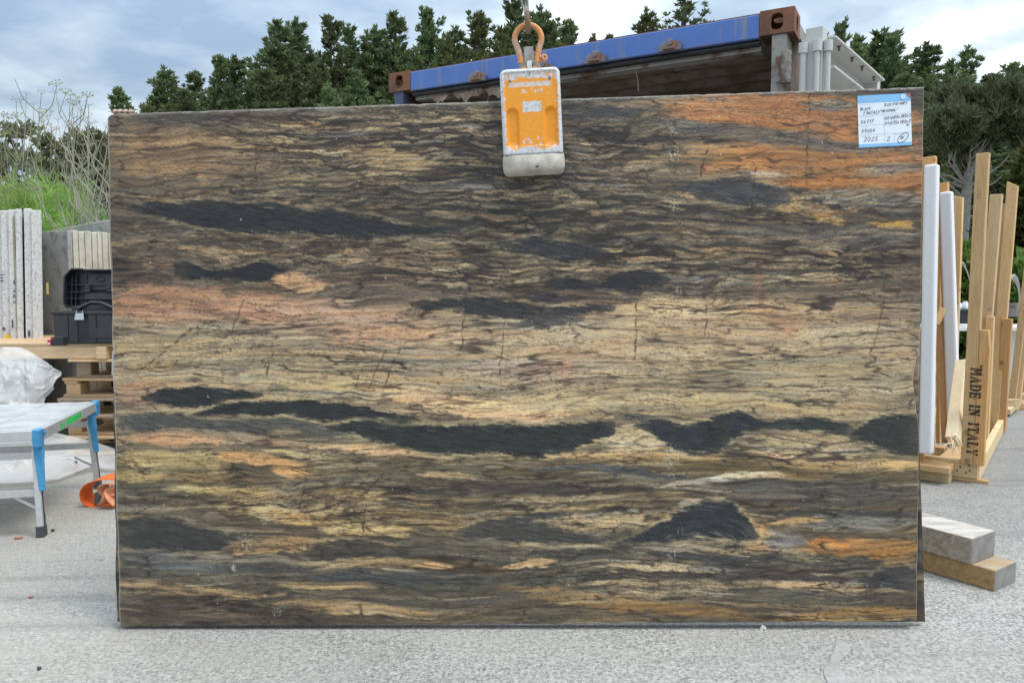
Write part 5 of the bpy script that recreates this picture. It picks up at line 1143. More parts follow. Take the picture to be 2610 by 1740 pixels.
for key, y, sy in (('near',.0,-1),('far',LL,1)):
    t0, f0 = legs[key]; dn = (f0-t0).normalized()
    m = MB(); q = tp(.002,y,HT-.038); m.box(q, (.036,.060,.088), TA)
    m.tube([q+TX*.022-TE*.02*sy+UP*.02, q+TX*.026-TE*.02*sy+UP*.02], .012, 8); m.build('corner_bracket', M_BLUEB, pf, .006)
    m = MB(); o = t0+TX*.020-dn*.03; wd_ = Vector((TE.x,TE.y,0))
    m.prism([(-.034,0),(.034,0),(.034,.06),(.016,.13),(.010,.235),(-.020,.235),(-.030,.10)], o, wd_, dn, TX*.006)
    m.prism([(-.028,0),(.022,0),(.020,.06),(.006,.235),(-.022,.235)], t0-dn*.03-TE*.022*1.0+TX*.016, -TX, dn, -TE*.006); m.build('leg_bracket', M_BLUEB, pf, .002)
for sgn, key in ((1,'near'),(1,'far')):
    t0, f0 = legs[key]; dn = (f0-t0).normalized(); o = t0+TX*.0165+dn*.205
    m = MB(); m.prism([(-.010,0),(.012,0),(.012,.20),(-.010,.20)], o, TE, dn, TX*.0012); st = m.build('leg_sticker', m_plain('sticker_brown_black', (.035,.028,.028), .5), pf)
    m = MB(); m.prism([(-.010,.20),(.012,.20),(.012,.30),(-.010,.30)], o, TE, dn, TX*.0012); m.build('sticker_band', M_BLUEB if key == 'near' else m_plain('sticker_yellow', (.62,.50,.06), .5), pf)
    tx = text_mesh('INDUSTRIAL', .019, o+TX*.0022+TE*(-.006)+dn*.012, dn, TE, 'sticker_text', m_plain('sticker_white', (.78,.78,.78), .5), pf)
m = MB(); rng = random.Random(12)
for a, b, z_ in ((.30,.36,-.002),(.40,.66,.006)):
    m.prism([(a*LL,-.026+z_),(b*LL,-.022+z_),(b*LL,.010+z_),(a*LL,.008+z_)], tp(.0155,0,HT-.026), TE, UP, TX*.001)
m.build('green_spray_mark', m_plain('green_spray', (.04,.62,.12), .6, .4, 40), pf)
# ---- plastic sheet
def mat_film():
    t = NT('milky_film'); t.done((.92,.925,.93), .14, t.noise(t.coord(), 9, 5, .6), .25, .01, spec=.5)
    tr = t.n('BsdfTransparent'); tr.inputs[0].default_value = (.96,.97,.98,1); tl = t.n('BsdfTranslucent'); tl.inputs[0].default_value = (.85,.86,.87,1)
    m1 = t.n('MixShader'); m1.inputs[0].default_value = .35; t.l(t.b.outputs[0], m1.inputs[1]); t.l(tl.outputs[0], m1.inputs[2])
    m2 = t.n('MixShader'); m2.inputs[0].default_value = .56; t.l(tr.outputs[0], m2.inputs[1]); t.l(m1.outputs[0], m2.inputs[2]); t.l(m2.outputs[0], t.o.inputs['Surface']); return t.m
M_FILM = mat_film()
def film(name, outline_rows, label, seed, amp, fold=14.):
    """crumpled film: rows of picture places with depths, refined and creased"""
    rows = np.array([[list(P(*p)) for p in r] for r in outline_rows]); nr, nc = 64, 84
    def resamp(A, n, ax):
        x = np.linspace(0, A.shape[ax]-1, n); i = np.clip(np.floor(x).astype(int),0,A.shape[ax]-2); f = x-i; f = f*f*(3-2*f)*.5+f*.5
        sh = [1]*A.ndim; sh[ax] = n; f = f.reshape(sh); return np.take(A,i,ax)*(1-f)+np.take(A,i+1,ax)*f
    Gd = resamp(resamp(rows, nr, 0), nc, 1)
    u = np.linspace(0,1,nc)[None,:]+0*np.linspace(0,1,nr)[:,None]; v = np.linspace(0,1,nr)[:,None]+0*u
    n = (1-np.abs(fbm(u*3+seed, v*2.2, seed, 3, .45))*2.2)*amp+amp*1.3*fbm(u*2.2, v*2.2+seed, seed+4, 3)+amp*.20*(1-np.abs(fbm(u*6+v*4, v*5-u*3, seed+8, 2))*3)+amp*.07*(1-np.abs(fbm(u*13-v*6, v*11+u*5, seed+12, 2))*3)
    Gd[...,1] -= n; Gd[...,2] += n*.35; Gd[...,0] += amp*.6*fbm(u*4, v*4, seed+20, 3)
    Gd[...,2] = np.maximum(Gd[...,2], .050+.0171*Gd[...,0]+.004*v)
    m = MB(); m.grid([[tuple(p) for p in r] for r in Gd]); o = m.build(name, M_FILM, None, fix=False); tag(o, label, 'plastic sheet'); return o
film('plastic_sheet', [[(-60,905,5.3),(10,890,5.3),(62,888,5.35),(104,912,5.3),(136,932,5.2)],[(-60,930,5.0),(20,925,5.05),(70,925,5.1),(125,938,5.1),(164,950,5.15)],[(-60,985,4.9),(15,975,4.95),(60,970,5.0),(112,990,5.05),(148,988,5.1)],[(-60,1040,4.85),(10,1030,4.9),(50,1028,4.95),(86,1030,5.0),(118,1022,5.05)],[(-60,1110,4.85),(0,1110,4.9),(50,1100,4.95),(85,1095,5.0),(100,1075,5.05)]],
     'crumpled milky plastic sheet heaped against the pallets behind the platform', 31, .045)
film('plastic_sheet', [[(-40,1105,5.0),(40,1100,5.05),(120,1098,5.2),(200,1115,5.35),(262,1132,5.5),(300,1145,5.6)],[(-40,1150,4.95),(40,1145,5.0),(120,1140,5.15),(200,1145,5.25),(262,1160,5.35),(300,1172,5.4)],[(-40,1200,4.85),(40,1195,4.9),(110,1185,5.0),(180,1172,5.15),(262,1188,5.2),(300,1196,5.2)],[(-40,1232,4.72),(40,1230,4.75),(110,1226,4.8),(152,1222,4.85),(230,1190,5.1),(300,1200,5.1)]],
     'milky plastic sheet trailing on the ground under the platform', 47, .022)
# ---- orange lifting strap
M_STRAP = m_plain('orange_webbing', (.85,.155,.02), .75, .12, 60); M_STRAP2 = m_plain('faded_orange_webbing', (.72,.30,.17), .8, .15, 60)
so = G(262, 1286); st = empty('webbing_strap', so, 'coiled orange webbing strap lying on the ground against the slab edge', 'strap')
def ribbon(pts, w, mat, name, tilt=0.):
    m = MB(); rows = []; n = 26; P_ = [Vector(p) for p in pts]
    sp = []
    for i in range(n):
        x = (len(P_)-1)*i/(n-1); k = min(int(x), len(P_)-2); f = x-k
        p0, p1, p2, p3 = P_[max(k-1,0)], P_[k], P_[k+1], P_[min(k+2,len(P_)-1)]
        sp.append(.5*((2*p1)+(p2-p0)*f+(2*p0-5*p1+4*p2-p3)*f*f+(3*p1-p0-3*p2+p3)*f**3))
    for i, p in enumerate(sp):
        t = (sp[min(i+1,n-1)]-sp[max(i-1,0)]).normalized(); side = Vector((.25+tilt,.95,.1)); side = (side-t*side.dot(t)).normalized(); rows.append([p-side*w/2, p+side*w/2])
    m.grid(rows); o = m.build(name, mat, st, fix=False); s_ = o.modifiers.new('thickness','SOLIDIFY'); s_.thickness = .004; return o
def sp_(px, py, dy=0.): return P(px, py, so.y+dy)
ribbon([sp_(302,1212,.02),sp_(268,1215,0),sp_(232,1228,-.02),sp_(219,1250,-.01),sp_(226,1274,0),sp_(250,1285,.0),sp_(275,1286,.0),sp_(310,1284,0)], .095, M_STRAP, 'strap_loop')
ribbon([sp_(300,1226,-.05),sp_(275,1230,-.05),sp_(262,1240,-.05),sp_(270,1252,-.04),sp_(290,1256,-.03),sp_(312,1250,0)], .07, M_STRAP2, 'strap_fold', .3)
ribbon([sp_(262,1285,-.06),sp_(275,1272,-.07),sp_(284,1252,-.05),sp_(296,1240,-.04)], .075, M_STRAP2, 'strap_end', .5)
ribbon([sp_(296,1284,-.08),sp_(282,1270,-.08),sp_(276,1256,-.06)], .06, M_STRAP2, 'strap_end', -.3)
m = MB(); q = sp_(252,1268,-.01); m.box(q, (.03,.05,.07)); m.build('strap_buckle', m_plain('grey_buckle', (.16,.17,.18), .4, .2, 20, .8), st, .006)
# ---- litter
q = G(194,1203); e = empty('red_lighter', q, 'small red and clear object standing on the ground beyond the platform', 'lighter')
m = MB(); m.tube([q, q+UP*.062], .016, 10); m.build('red_body', m_plain('red_body', (.36,.03,.04), .4), e); m = MB(); m.tube([q+UP*.062, q+UP*.08], [.012,.009], 10); m.build('cap', M_STEEL, e)
q = G(176,1203); m = MB(); m.prism([(-.055,0),(.03,0),(.035,.05),(.0,.055),(-.05,.045)], q+Vector((0,.02,0)), (1,0,0), (0,0,1), (0,.06,0)); tag(m.build('concrete_chunk', M_CONC, None, .006), 'grey lump of concrete beside the small red object', 'rubble')
def chip(px, py, w, d, h, mat, name, label, cat, rz):
    q = G(px,py); rng = random.Random(px); n = 7; poly = [(math.cos(6.283*i/n)*w/2*rng.uniform(.7,1.1), math.sin(6.283*i/n)*d/2*rng.uniform(.7,1.1)) for i in range(n)]
    ex = Vector((math.cos(rz),math.sin(rz),0)); ey = Vector((-math.sin(rz),math.cos(rz),0)); m = MB(); m.prism(poly, q+UP*.001, ex, ey, UP*h); tag(m.build(name, mat, None, .002), label, cat)
chip(48,1373,.042,.02,.008,m_plain('brick_red', (.42,.13,.085), .9),'brick_chip','flat reddish chip on the ground near the platform leg','rubble',.3)
chip(79,1523,.024,.014,.006,m_plain('leaf_red', (.40,.14,.10), .9),'brick_chip','tiny reddish chip on the ground near the lower picture corner','rubble',.1)
chip(134,1354,.022,.014,.012,M_FOOT,'pebble','small dark pebble beside the platform foot','pebble',.2)
chip(100,1706,.016,.012,.010,M_FOOT,'pebble','small dark pebble at the bottom of the picture','pebble',.2)
# ------------------------------------------------------------------ RIGHT SIDE OF THE YARD: timber racks
def m_plank(name, c1, c2): return m_wood(name, c1, c2, 2, .16, .7)
M_P1 = m_plank('rack_pine', (.76,.51,.25), (.64,.39,.165)); M_P2 = m_plank('rack_orange', (.74,.42,.155), (.60,.31,.10)); M_P3 = m_plank('rack_pale', (.78,.57,.32), (.66,.44,.22))
M_RAIL = m_wood('rail_pine', (.74,.58,.35), (.58,.42,.22), 1, 0., .7); M_BASE = m_wood('base_pine', (.66,.43,.22), (.50,.31,.14), 0, 0., .7)
M_FOAM = m_plain('white_foam', (.82,.82,.85), .85, .03, 30, bs=.05); M_NAIL = m_plain('nail_head', (.06,.05,.045), .6)
def post(parent, name, pb, pt, Y, w, th, mat, dy=0., tip=0., bevel=.004, side=.35):
    """a sawn upright whose base and top centres are seen at two places in the picture"""
    a = P(*pb, Y); b = P(*pt, Y+dy); m = MB(); face = Vector((-1.0,-1,0))
    ez = (b-a).normalized(); ey = (face-ez*face.dot(ez)).normalized(); ex = ey.cross(ez).normalized()
    if ex.x < 0: ex = -ex
    L = (b-a).length; top = [(-w/2,0),(w/2,0),(w/2,L-tip if tip > 0 else L),(-w/2,L if tip > 0 else L+tip)]
    m.prism(top, a-ey*0, ex, ez, -ey*th)
    return m.build(name, mat, parent, bevel), a, b, ex, ey, ez
def px2m(px, Y): return px/FPX*Y
def gpt(px, py): return G(px, py)
# rack with the stencilled upright: base rail on the viewer's right, board across its near end
r1o = gpt(2498,1227); r1f = gpt(2562,1096); RD = (r1f-r1o); RL = RD.length; RD.normalize(); RXv = Vector((-RD.y,RD.x,0)); 
if RXv.x > 0: RXv = -RXv
RA = (-RXv, RD, UP); Y1 = r1o.y
r1 = empty('timber_rack', r1o, 'timber shipping rack whose near upright carries black stencilled words', 'timber rack', 'timber shipping racks')
m = MB(); m.box(r1o+RXv*.022+RD*(RL/2+.05)+UP*.055, (.04,RL+.16,.105), RA); m.build('base_rail', M_RAIL, r1, .004)
m = MB(); m.box(r1o+RXv*.50+RD*(RL/2+.15)+UP*.055, (.04,RL+.1,.10), RA); m.build('base_rail', M_RAIL, r1, .004)
m = MB(); m.box(r1o+RXv*.32+RD*-.035+UP*.075, (.62,.022,.105), RA); m.build('end_board', M_RAIL, r1, .003)
m = MB(); m.box(r1o+RXv*.05+RD*-.025+UP*.010, (.19,.05,.020), RA); m.build('runner', M_BASE, r1, .003)
m = MB()
for dx, z in ((.055,.10),(.10,.085),(.05,.07),(.115,.06),(.07,.055)): m.tube([r1o+RXv*dx+RD*-.046+UP*z, r1o+RXv*dx+RD*-.049+UP*z], .0055, 6)
m.tube([r1o+RXv*.20+RD*-.049+UP*.055, r1o+RXv*.21+RD*-.050+UP*.075, r1o+RXv*.20+RD*-.050+UP*.08], .004, 5); m.build('nail', M_NAIL, r1)
u1, a, b, ex, ey, ez = post(r1, 'upright', (2463,1182), (2503.5,390), Y1-.02, px2m(28.5,Y1), .045, M_P1)
wL = px2m(28.5,Y1)
exr = ex if ex.x > 0 else -ex; wB = px2m(24,Y1); L2 = px2m(346,Y1)
m = MB(); m.prism([(-wB/2,0),(wB/2,0),(wB/2,L2*.86),(wB*.30,L2),(-wB/2,L2)], a+exr*((wL+wB)/2+.001)+ey*.001, exr, ez, -ey*.040); m.build('short_upright', M_P2, r1, .004)
# words run down the two boards
dn_ = -ez; e_y = exr; tb = a+ez*px2m(249,Y1)+exr*(wL/2-.0335)+ey*.0035
M_INK = m_plain('stencil_ink', (.012,.012,.014), .7)
wx = 0.
for word in ('MADE', 'IN', 'ITALY'):
    st_, wid = stencil(word, .058, tb+dn_*wx, dn_, e_y, 'stencil_word', M_INK, u1, .80); wx += wid+.034
m = MB(); q = tb+e_y*.052+ez*.012; m.tube([q, q+ey*.002], .0065, 8); m.build('ink_dot', M_INK, u1)
m = MB(); # faint printed heat-treatment stamp box on the upright
q = a+ez*px2m(685,Y1)+ey*.003
for (x, z, w_, h_) in ((0,.0,.03,.002),(0,.05,.03,.002),(-.015,.025,.002,.05),(.015,.025,.002,.05),(0,.03,.012,.002),(-.004,.02,.002,.02),(.006,.036,.002,.016)): m.box(q+Vector((x,0,z-.025)), (w_,.0006,h_))
m.build('stamp_mark', m_plain('faint_ink', (.22,.15,.08), .8), u1)
# middle and far uprights of the same rack
post(r1, 'upright', (2488,1120), (2538,495), Y1+.75, px2m(27,Y1+.75), .045, M_P3)
post(r1, 'short_upright', (2508,1110), (2523,806), Y1+.70, px2m(18,Y1+.7), .04, M_P1)
YF = r1f.y
m = MB(); m.box(r1o+RXv*.16+RD*(RL-.12)+UP*.09, (.30,.022,.115), RA); m.build('end_board', M_RAIL, r1, .003)
m = MB()
for dx, z in ((.08,.12),(.13,.115),(.07,.075),(.14,.08),(.10,.10)): m.tube([r1o+RXv*dx+RD*(RL-.132)+UP*z, r1o+RXv*dx+RD*(RL-.136)+UP*z], .006, 6)
m.build('nail', M_NAIL, r1)
post(r1, 'upright', (2528,1098), (2580.5,461), YF-.1, px2m(24,YF), .045, M_P1, .05, .04)
post(r1, 'short_upright', (2549,1098), (2566,812), YF-.12, px2m(22,YF), .045, M_P2)
post(r1, 'upright', (2530,1040), (2556,519), YF+.05, px2m(13,YF), .045, M_P1)
# second rack: the uprights padded with white foam, partly behind the slab
b0 = gpt(2405,1228); r2 = empty('timber_rack', P(2380,1195,Y1-.1).xy.to_3d(), 'timber rack with two white foam padded uprights beside the slab', 'timber rack', 'timber shipping racks')
Yb = 4.53
u, *_ = post(r2, 'upright', (2362,1155), (2367,399), Yb+.02, px2m(30,Yb), .04, M_P2)
fo, *_ = post(r2, 'foam_edge', (2357,1157), (2371,419), Yb-.045, px2m(31,Yb), .062, M_FOAM, bevel=.012)
u, *_ = post(r2, 'upright', (2428,1140), (2401,466), Yb+.62, px2m(25,Yb+.6), .04, M_P2)
fo, *_ = post(r2, 'foam_edge', (2430,1135), (2408.5,489), Yb+.56, px2m(28,Yb+.6), .06, M_FOAM, bevel=.012)
post(r2, 'short_upright', (2413,1130), (2401,812), Yb+.66, px2m(25,Yb+.6), .04, M_P1)
post(r2, 'upright', (2420,1060), (2440,497), Yb+1.3, px2m(24,Yb+1.3), .045, M_P1, 0., .02)
post(r2, 'upright', (2346,1180), (2350,840), Yb+.05, px2m(12,Yb), .03, M_P2)
post(r2, 'upright', (2390,1130), (2393,520), Yb+.9, px2m(9,Yb+.9), .03, M_P2)
m = MB(); q0 = P(2384,825,Yb+.5); q1 = P(2402,785,Yb+.5); m.beam(q0, q1, .045, .03); m.build('brace', M_P1, r2, .003)
# its low base board and cross board
c = gpt(2420,1214); 
bd = MB(); A_ = P(2335,1200,4.49); B_ = P(2419,1212,4.38); dirb = (B_-A_); dirb.z = 0; dirb.normalize(); back = Vector((-dirb.y,dirb.x,0)); 
zt = .106+gz(2.7)
L0 = A_-dirb*.3; L0.z = zt-.018; bd.box((L0+B_.xy.to_3d()+Vector((0,0,zt-.018)))/2+back*.17, ((B_.xy-L0.xy).length,.34,.036), (dirb,back,UP)); bd.build('base_board', M_BASE, r2, .004)
m = MB(); m.box(B_.xy.to_3d()-dirb*.07+back*.62+UP*(.075+gz(2.7)), (.11,.72,.035), (dirb,back,UP)); m.box(B_.xy.to_3d()-dirb*.45+back*.75+UP*(.047+gz(2.7)), (.6,.09,.09), (dirb,back,UP)); m.build('cross_board', M_BASE, r2, .004)
m = MB(); m.box(B_.xy.to_3d()-dirb*.26+back*.12+UP*(.043+gz(2.7)), (.5,.10,.09), (dirb,back,UP)); m.build('runner', M_RAIL, r2, .004)
# broken bright stick leaning between the racks
sa = P(2429,1120,Y1-.05); sbp = P(2453,925,Y1+.35); m = MB(); m.beam(sa, sbp, .062, .062, Vector((.5,-1,0))); 
rng = random.Random(4)
for k in range(14):
    q = sa+Vector((rng.uniform(-.03,.03),rng.uniform(-.03,.01),rng.uniform(-.01,.02))); m.beam(q, q+Vector((rng.uniform(-.02,.03),rng.uniform(-.02,0),-rng.uniform(.03,.085))), .012, .008, None, .15)
q = sa+Vector((-.02,-.03,-.01)); m.beam(q, q+Vector((-.055,-.01,-.012)), .006, .004); m.beam(q+UP*.03, q+Vector((-.04,-.01,.04)), .005, .004)
tag(m.build('broken_batten', m_wood('split_pale_wood', (.80,.68,.48), (.68,.54,.34), 2, 0., .8), None, .003), 'pale splintered batten leaning between foam post and stencilled upright', 'timber batten', kind='thing')
# third rack further back, leaning out of the picture
r3 = empty('timber_rack', gpt(2592,1052), 'farther timber rack with leaning uprights at the picture edge', 'timber rack', 'timber shipping racks')
Y3 = gpt(2592,1052).y
for pb, pt, dy, w_, mt in (((2577,1035),(2622,655),0.,16,M_P1),((2590,1035),(2634,640),.03,16,M_P3),((2602,1000),(2640,700),.25,14,M_P2)): post(r3, 'upright', pb, pt, Y3+dy, px2m(w_,Y3), .04, mt)
q = P(2580,1030,Y3-.03); m = MB(); m.box(q, (px2m(36,Y3),.022,.10)); m.build('end_board', M_RAIL, r3, .003)
m = MB(); 
for i in range(6): m.tube([q+Vector((-.04+.02*(i%3)+.012*(i//3),-.012,.02-.03*(i//3))), q+Vector((-.04+.02*(i%3)+.012*(i//3),-.015,.02-.03*(i//3)))], .005, 6)
m.build('nail', M_NAIL, r3)
m = MB(); g0 = gpt(2560,1062); g1 = gpt(2612,1016); dd = (g1-g0).normalized(); m.beam(g0+UP*.045, g0+dd*1.6+UP*.045, .09, .05, UP); m.build('base_rail', M_RAIL, r3, .004)
m = MB(); q = P(2606,1010,Y3+.2); m.box(q+Vector((.15,0,0)), (.4,.09,.045)); m.box(q+Vector((.2,.1,-.10)), (.5,.3,.03)); m.build('base_board', M_BASE, r3, .003)
# white strapping loops standing up from the racks
M_TAPE = m_plain('white_strapping', (.78,.78,.79), .5, .05, 30)
def loop_strap(pts, Y, w, label):
    P_ = [P(x, y, Y+d) for x, y, d in pts]; n = 30; sp = []
    for i in range(n):
        x = (len(P_)-1)*i/(n-1); k = min(int(x), len(P_)-2); f = x-k; p0,p1,p2,p3 = P_[max(k-1,0)],P_[k],P_[k+1],P_[min(k+2,len(P_)-1)]
        sp.append(.5*((2*p1)+(p2-p0)*f+(2*p0-5*p1+4*p2-p3)*f*f+(3*p1-p0-3*p2+p3)*f**3))
    m = MB(); rows = []
    for i, p in enumerate(sp):
        t = (sp[min(i+1,n-1)]-sp[max(i-1,0)]).normalized(); s_ = Vector((.45,.8,-.25)); s_ = (s_-t*s_.dot(t)).normalized(); rows.append([p-s_*w/2, p+s_*w/2])
    m.grid(rows); o = m.build('strapping_loop', M_TAPE, None, fix=False); md = o.modifiers.new('thickness','SOLIDIFY'); md.thickness = .003; tag(o, label, 'strapping', 'loops of white strapping on the racks')
loop_strap([(2432,900,0),(2434,780,0),(2440,690,0),(2447,671,0),(2458,680,.02),(2470,710,.03),(2480,750,.03)], 6.3, .05, 'white strapping loop between the second foam post and the stencilled upright')
loop_strap([(2566,840,0),(2569,760,0),(2572,714,0),(2580,710,.02),(2592,724,.04),(2598,750,.05),(2596,790,.05)], 7.2, .11, 'broad white strapping loop at the far rack')
# table with a crate and white pots behind the racks
tb_ = P(2452,832,9.0); e = empty('side_table', (tb_.x,tb_.y,0), 'white folding table seen in the gap beyond the foam posts', 'table')
M_WP = m_plain('white_plastic', (.72,.73,.74), .5, .06)
m = MB(); m.box(tb_+Vector((.25,.2,-.02)), (1.6,.7,.05)); m.build('table_top', M_WP, e, .006)
for x in (-.45,.95):
    for y in (-.1,.5): m = MB(); m.tube([tb_+Vector((x,y,-.04)), Vector((tb_.x+x,tb_.y+y,0))], .016, 6); m.build('leg', m_plain('grey_tube', (.35,.36,.38), .5), e)
m = MB(); q = tb_+Vector((.01,.15,.115)); m.box(q, (.20,.3,.16)); m.box(q+Vector((0,0,.075)), (.22,.32,.02)); tag(m.build('black_crate', M_TB, None, .006), 'black crate on the white table in the gap between the posts', 'crate')
for k, (x, h_) in enumerate(((-.075,.10),(.0,.075),(.075,.09))):
    m = MB(); q = tb_+Vector((.01+x,.10,.206)); m.tube([q, q+UP*h_*.75, q+UP*h_*.78, q+UP*h_], [.032,.034,.024,.024], 10); tag(m.build('white_tub', M_WP, None), ('tallest white tub on the black crate, nearest the foam post','short white tub in the middle on the black crate','white tub on the black crate, nearest the stencilled upright')[k], 'tub', 'white tubs on the black crate')
q = P(2580,800,9.2); m = MB(); m.box(q+Vector((.02,0,.05)), (.10,.2,.16)); m.box(q+Vector((-.035,-.02,.02)), (.05,.15,.10)); tag(m.build('small_crate', m_plain('grey_brown_crate', (.20,.17,.15), .7), None, .004), 'small dull crate beyond the far rack', 'crate')
m = MB(); q = P(2584,842,9.2); m.box(q+Vector((0,.1,-.35)), (.5,.5,.75)); tag(m.build('white_block', M_WP, None, .01), 'white plastic block behind the far rack carrying the dull crate', 'block')
# ---- the two timber blocks on the ground
def m_block(name, c1, c2, dusty=1.):
    t = NT(name); v = t.coord((3, 26, 26), rot=(0,0,R(20))); g = t.noise(v, 1.5, 6, .65, .6); f = t.noise(t.coord(), 45, 4, .7)
    col = t.ramp(g, [(.3, c2), (.66, c1)]); col = t.mix(t.ramp(f, [(.52,0.),(.7,.5)]), col, tuple(x*.55 for x in c2))
    nz = t.n('NewGeometry'); sz = t.n('SeparateXYZ'); t.l(nz.outputs['Normal'], sz.inputs[0])
    up = t.math('MULTIPLY', t.ramp(sz.outputs['Z'], [(.6,0.),(.9,1.)]), t.ramp(t.noise(t.coord((2,9,9), rot=(0,0,R(20))), 3.2, 6, .7), [(.34,.15*dusty),(.58,.85*dusty)]))
    col = t.mix(up, col, (.62,.58,.54)); sc_ = t.ramp(t.noise(t.coord((30,30,4)), 2.4, 5, .7), [(.58,0.),(.68,.55*dusty)]); col = t.mix(sc_, col, (.52,.48,.44))
    return t.done(col, .9, g, .4, .004)
M_BLK = m_block('weathered_block', (.40,.33,.26), (.20,.16,.125)) if 1 else m_wood('weathered_block', (.46,.38,.30), (.20,.16,.125), 0, .8); M_BLK2 = m_block('brown_block', (.42,.27,.12), (.24,.145,.065), .35)
M_END = m_plain('grey_end_grain', (.26,.25,.235), .9, .25, 20, bs=.5)
def block(near, right, left, h, mat, label, back=.0, seed=1):
    """near: bottom corner nearest the viewer; right: bottom corner along the end; left: a point along the long side"""
    ex = (left-near); ex.z = 0; ex.normalize(); w = (right-near); w.z = 0; wl = w.length; ey = w-ex*w.dot(ex); ey.z = 0; ey.normalize(); L = .62
    m = MB(); m.prism([(0,0),(L,0),(L,wl),(0,wl)], near, ex, ey, UP*h); o = m.build('timber_block', mat, None, .005)
    o.data.materials.append(M_END)
    for p in o.data.polygons:
        if abs(p.normal.dot(ex)) > .9: p.material_index = 1
    return tag(o, label, 'timber block', 'timber blocks beside the slab', 'thing')
n0 = gpt(2534.5,1508); l0 = gpt(2353,1455); q0 = gpt(2602,1484)
h0 = .084
block(n0, q0, l0, h0, M_BLK2, 'lower brown timber block lying on the ground beside the slab')
n1 = G(2475,1439,h0+.001); l1 = G(2353,1405,h0+.001); q1 = G(2546,1417,h0+.001)
block(n1, q1, l1, .105, M_BLK, 'upper weathered grey timber block resting on the brown one')
# paper scrap under the slab's edge
m = MB(); q = SP(1943,1590,.004); m.add([q, q+Vector((-.010,.0,-.018)), q+Vector((-.002,-.006,-.026)), q+Vector((.004,-.004,-.012)), q+Vector((.010,-.005,-.022)), q+Vector((.014,0,-.010))], [(0,1,2,3),(0,3,4,5)]); tag(m.build('paper_scrap', m_plain('brownish_paper', (.55,.50,.44), .9), None, fix=False), 'torn scrap of paper hanging under the lower edge of the front slab', 'paper scrap')
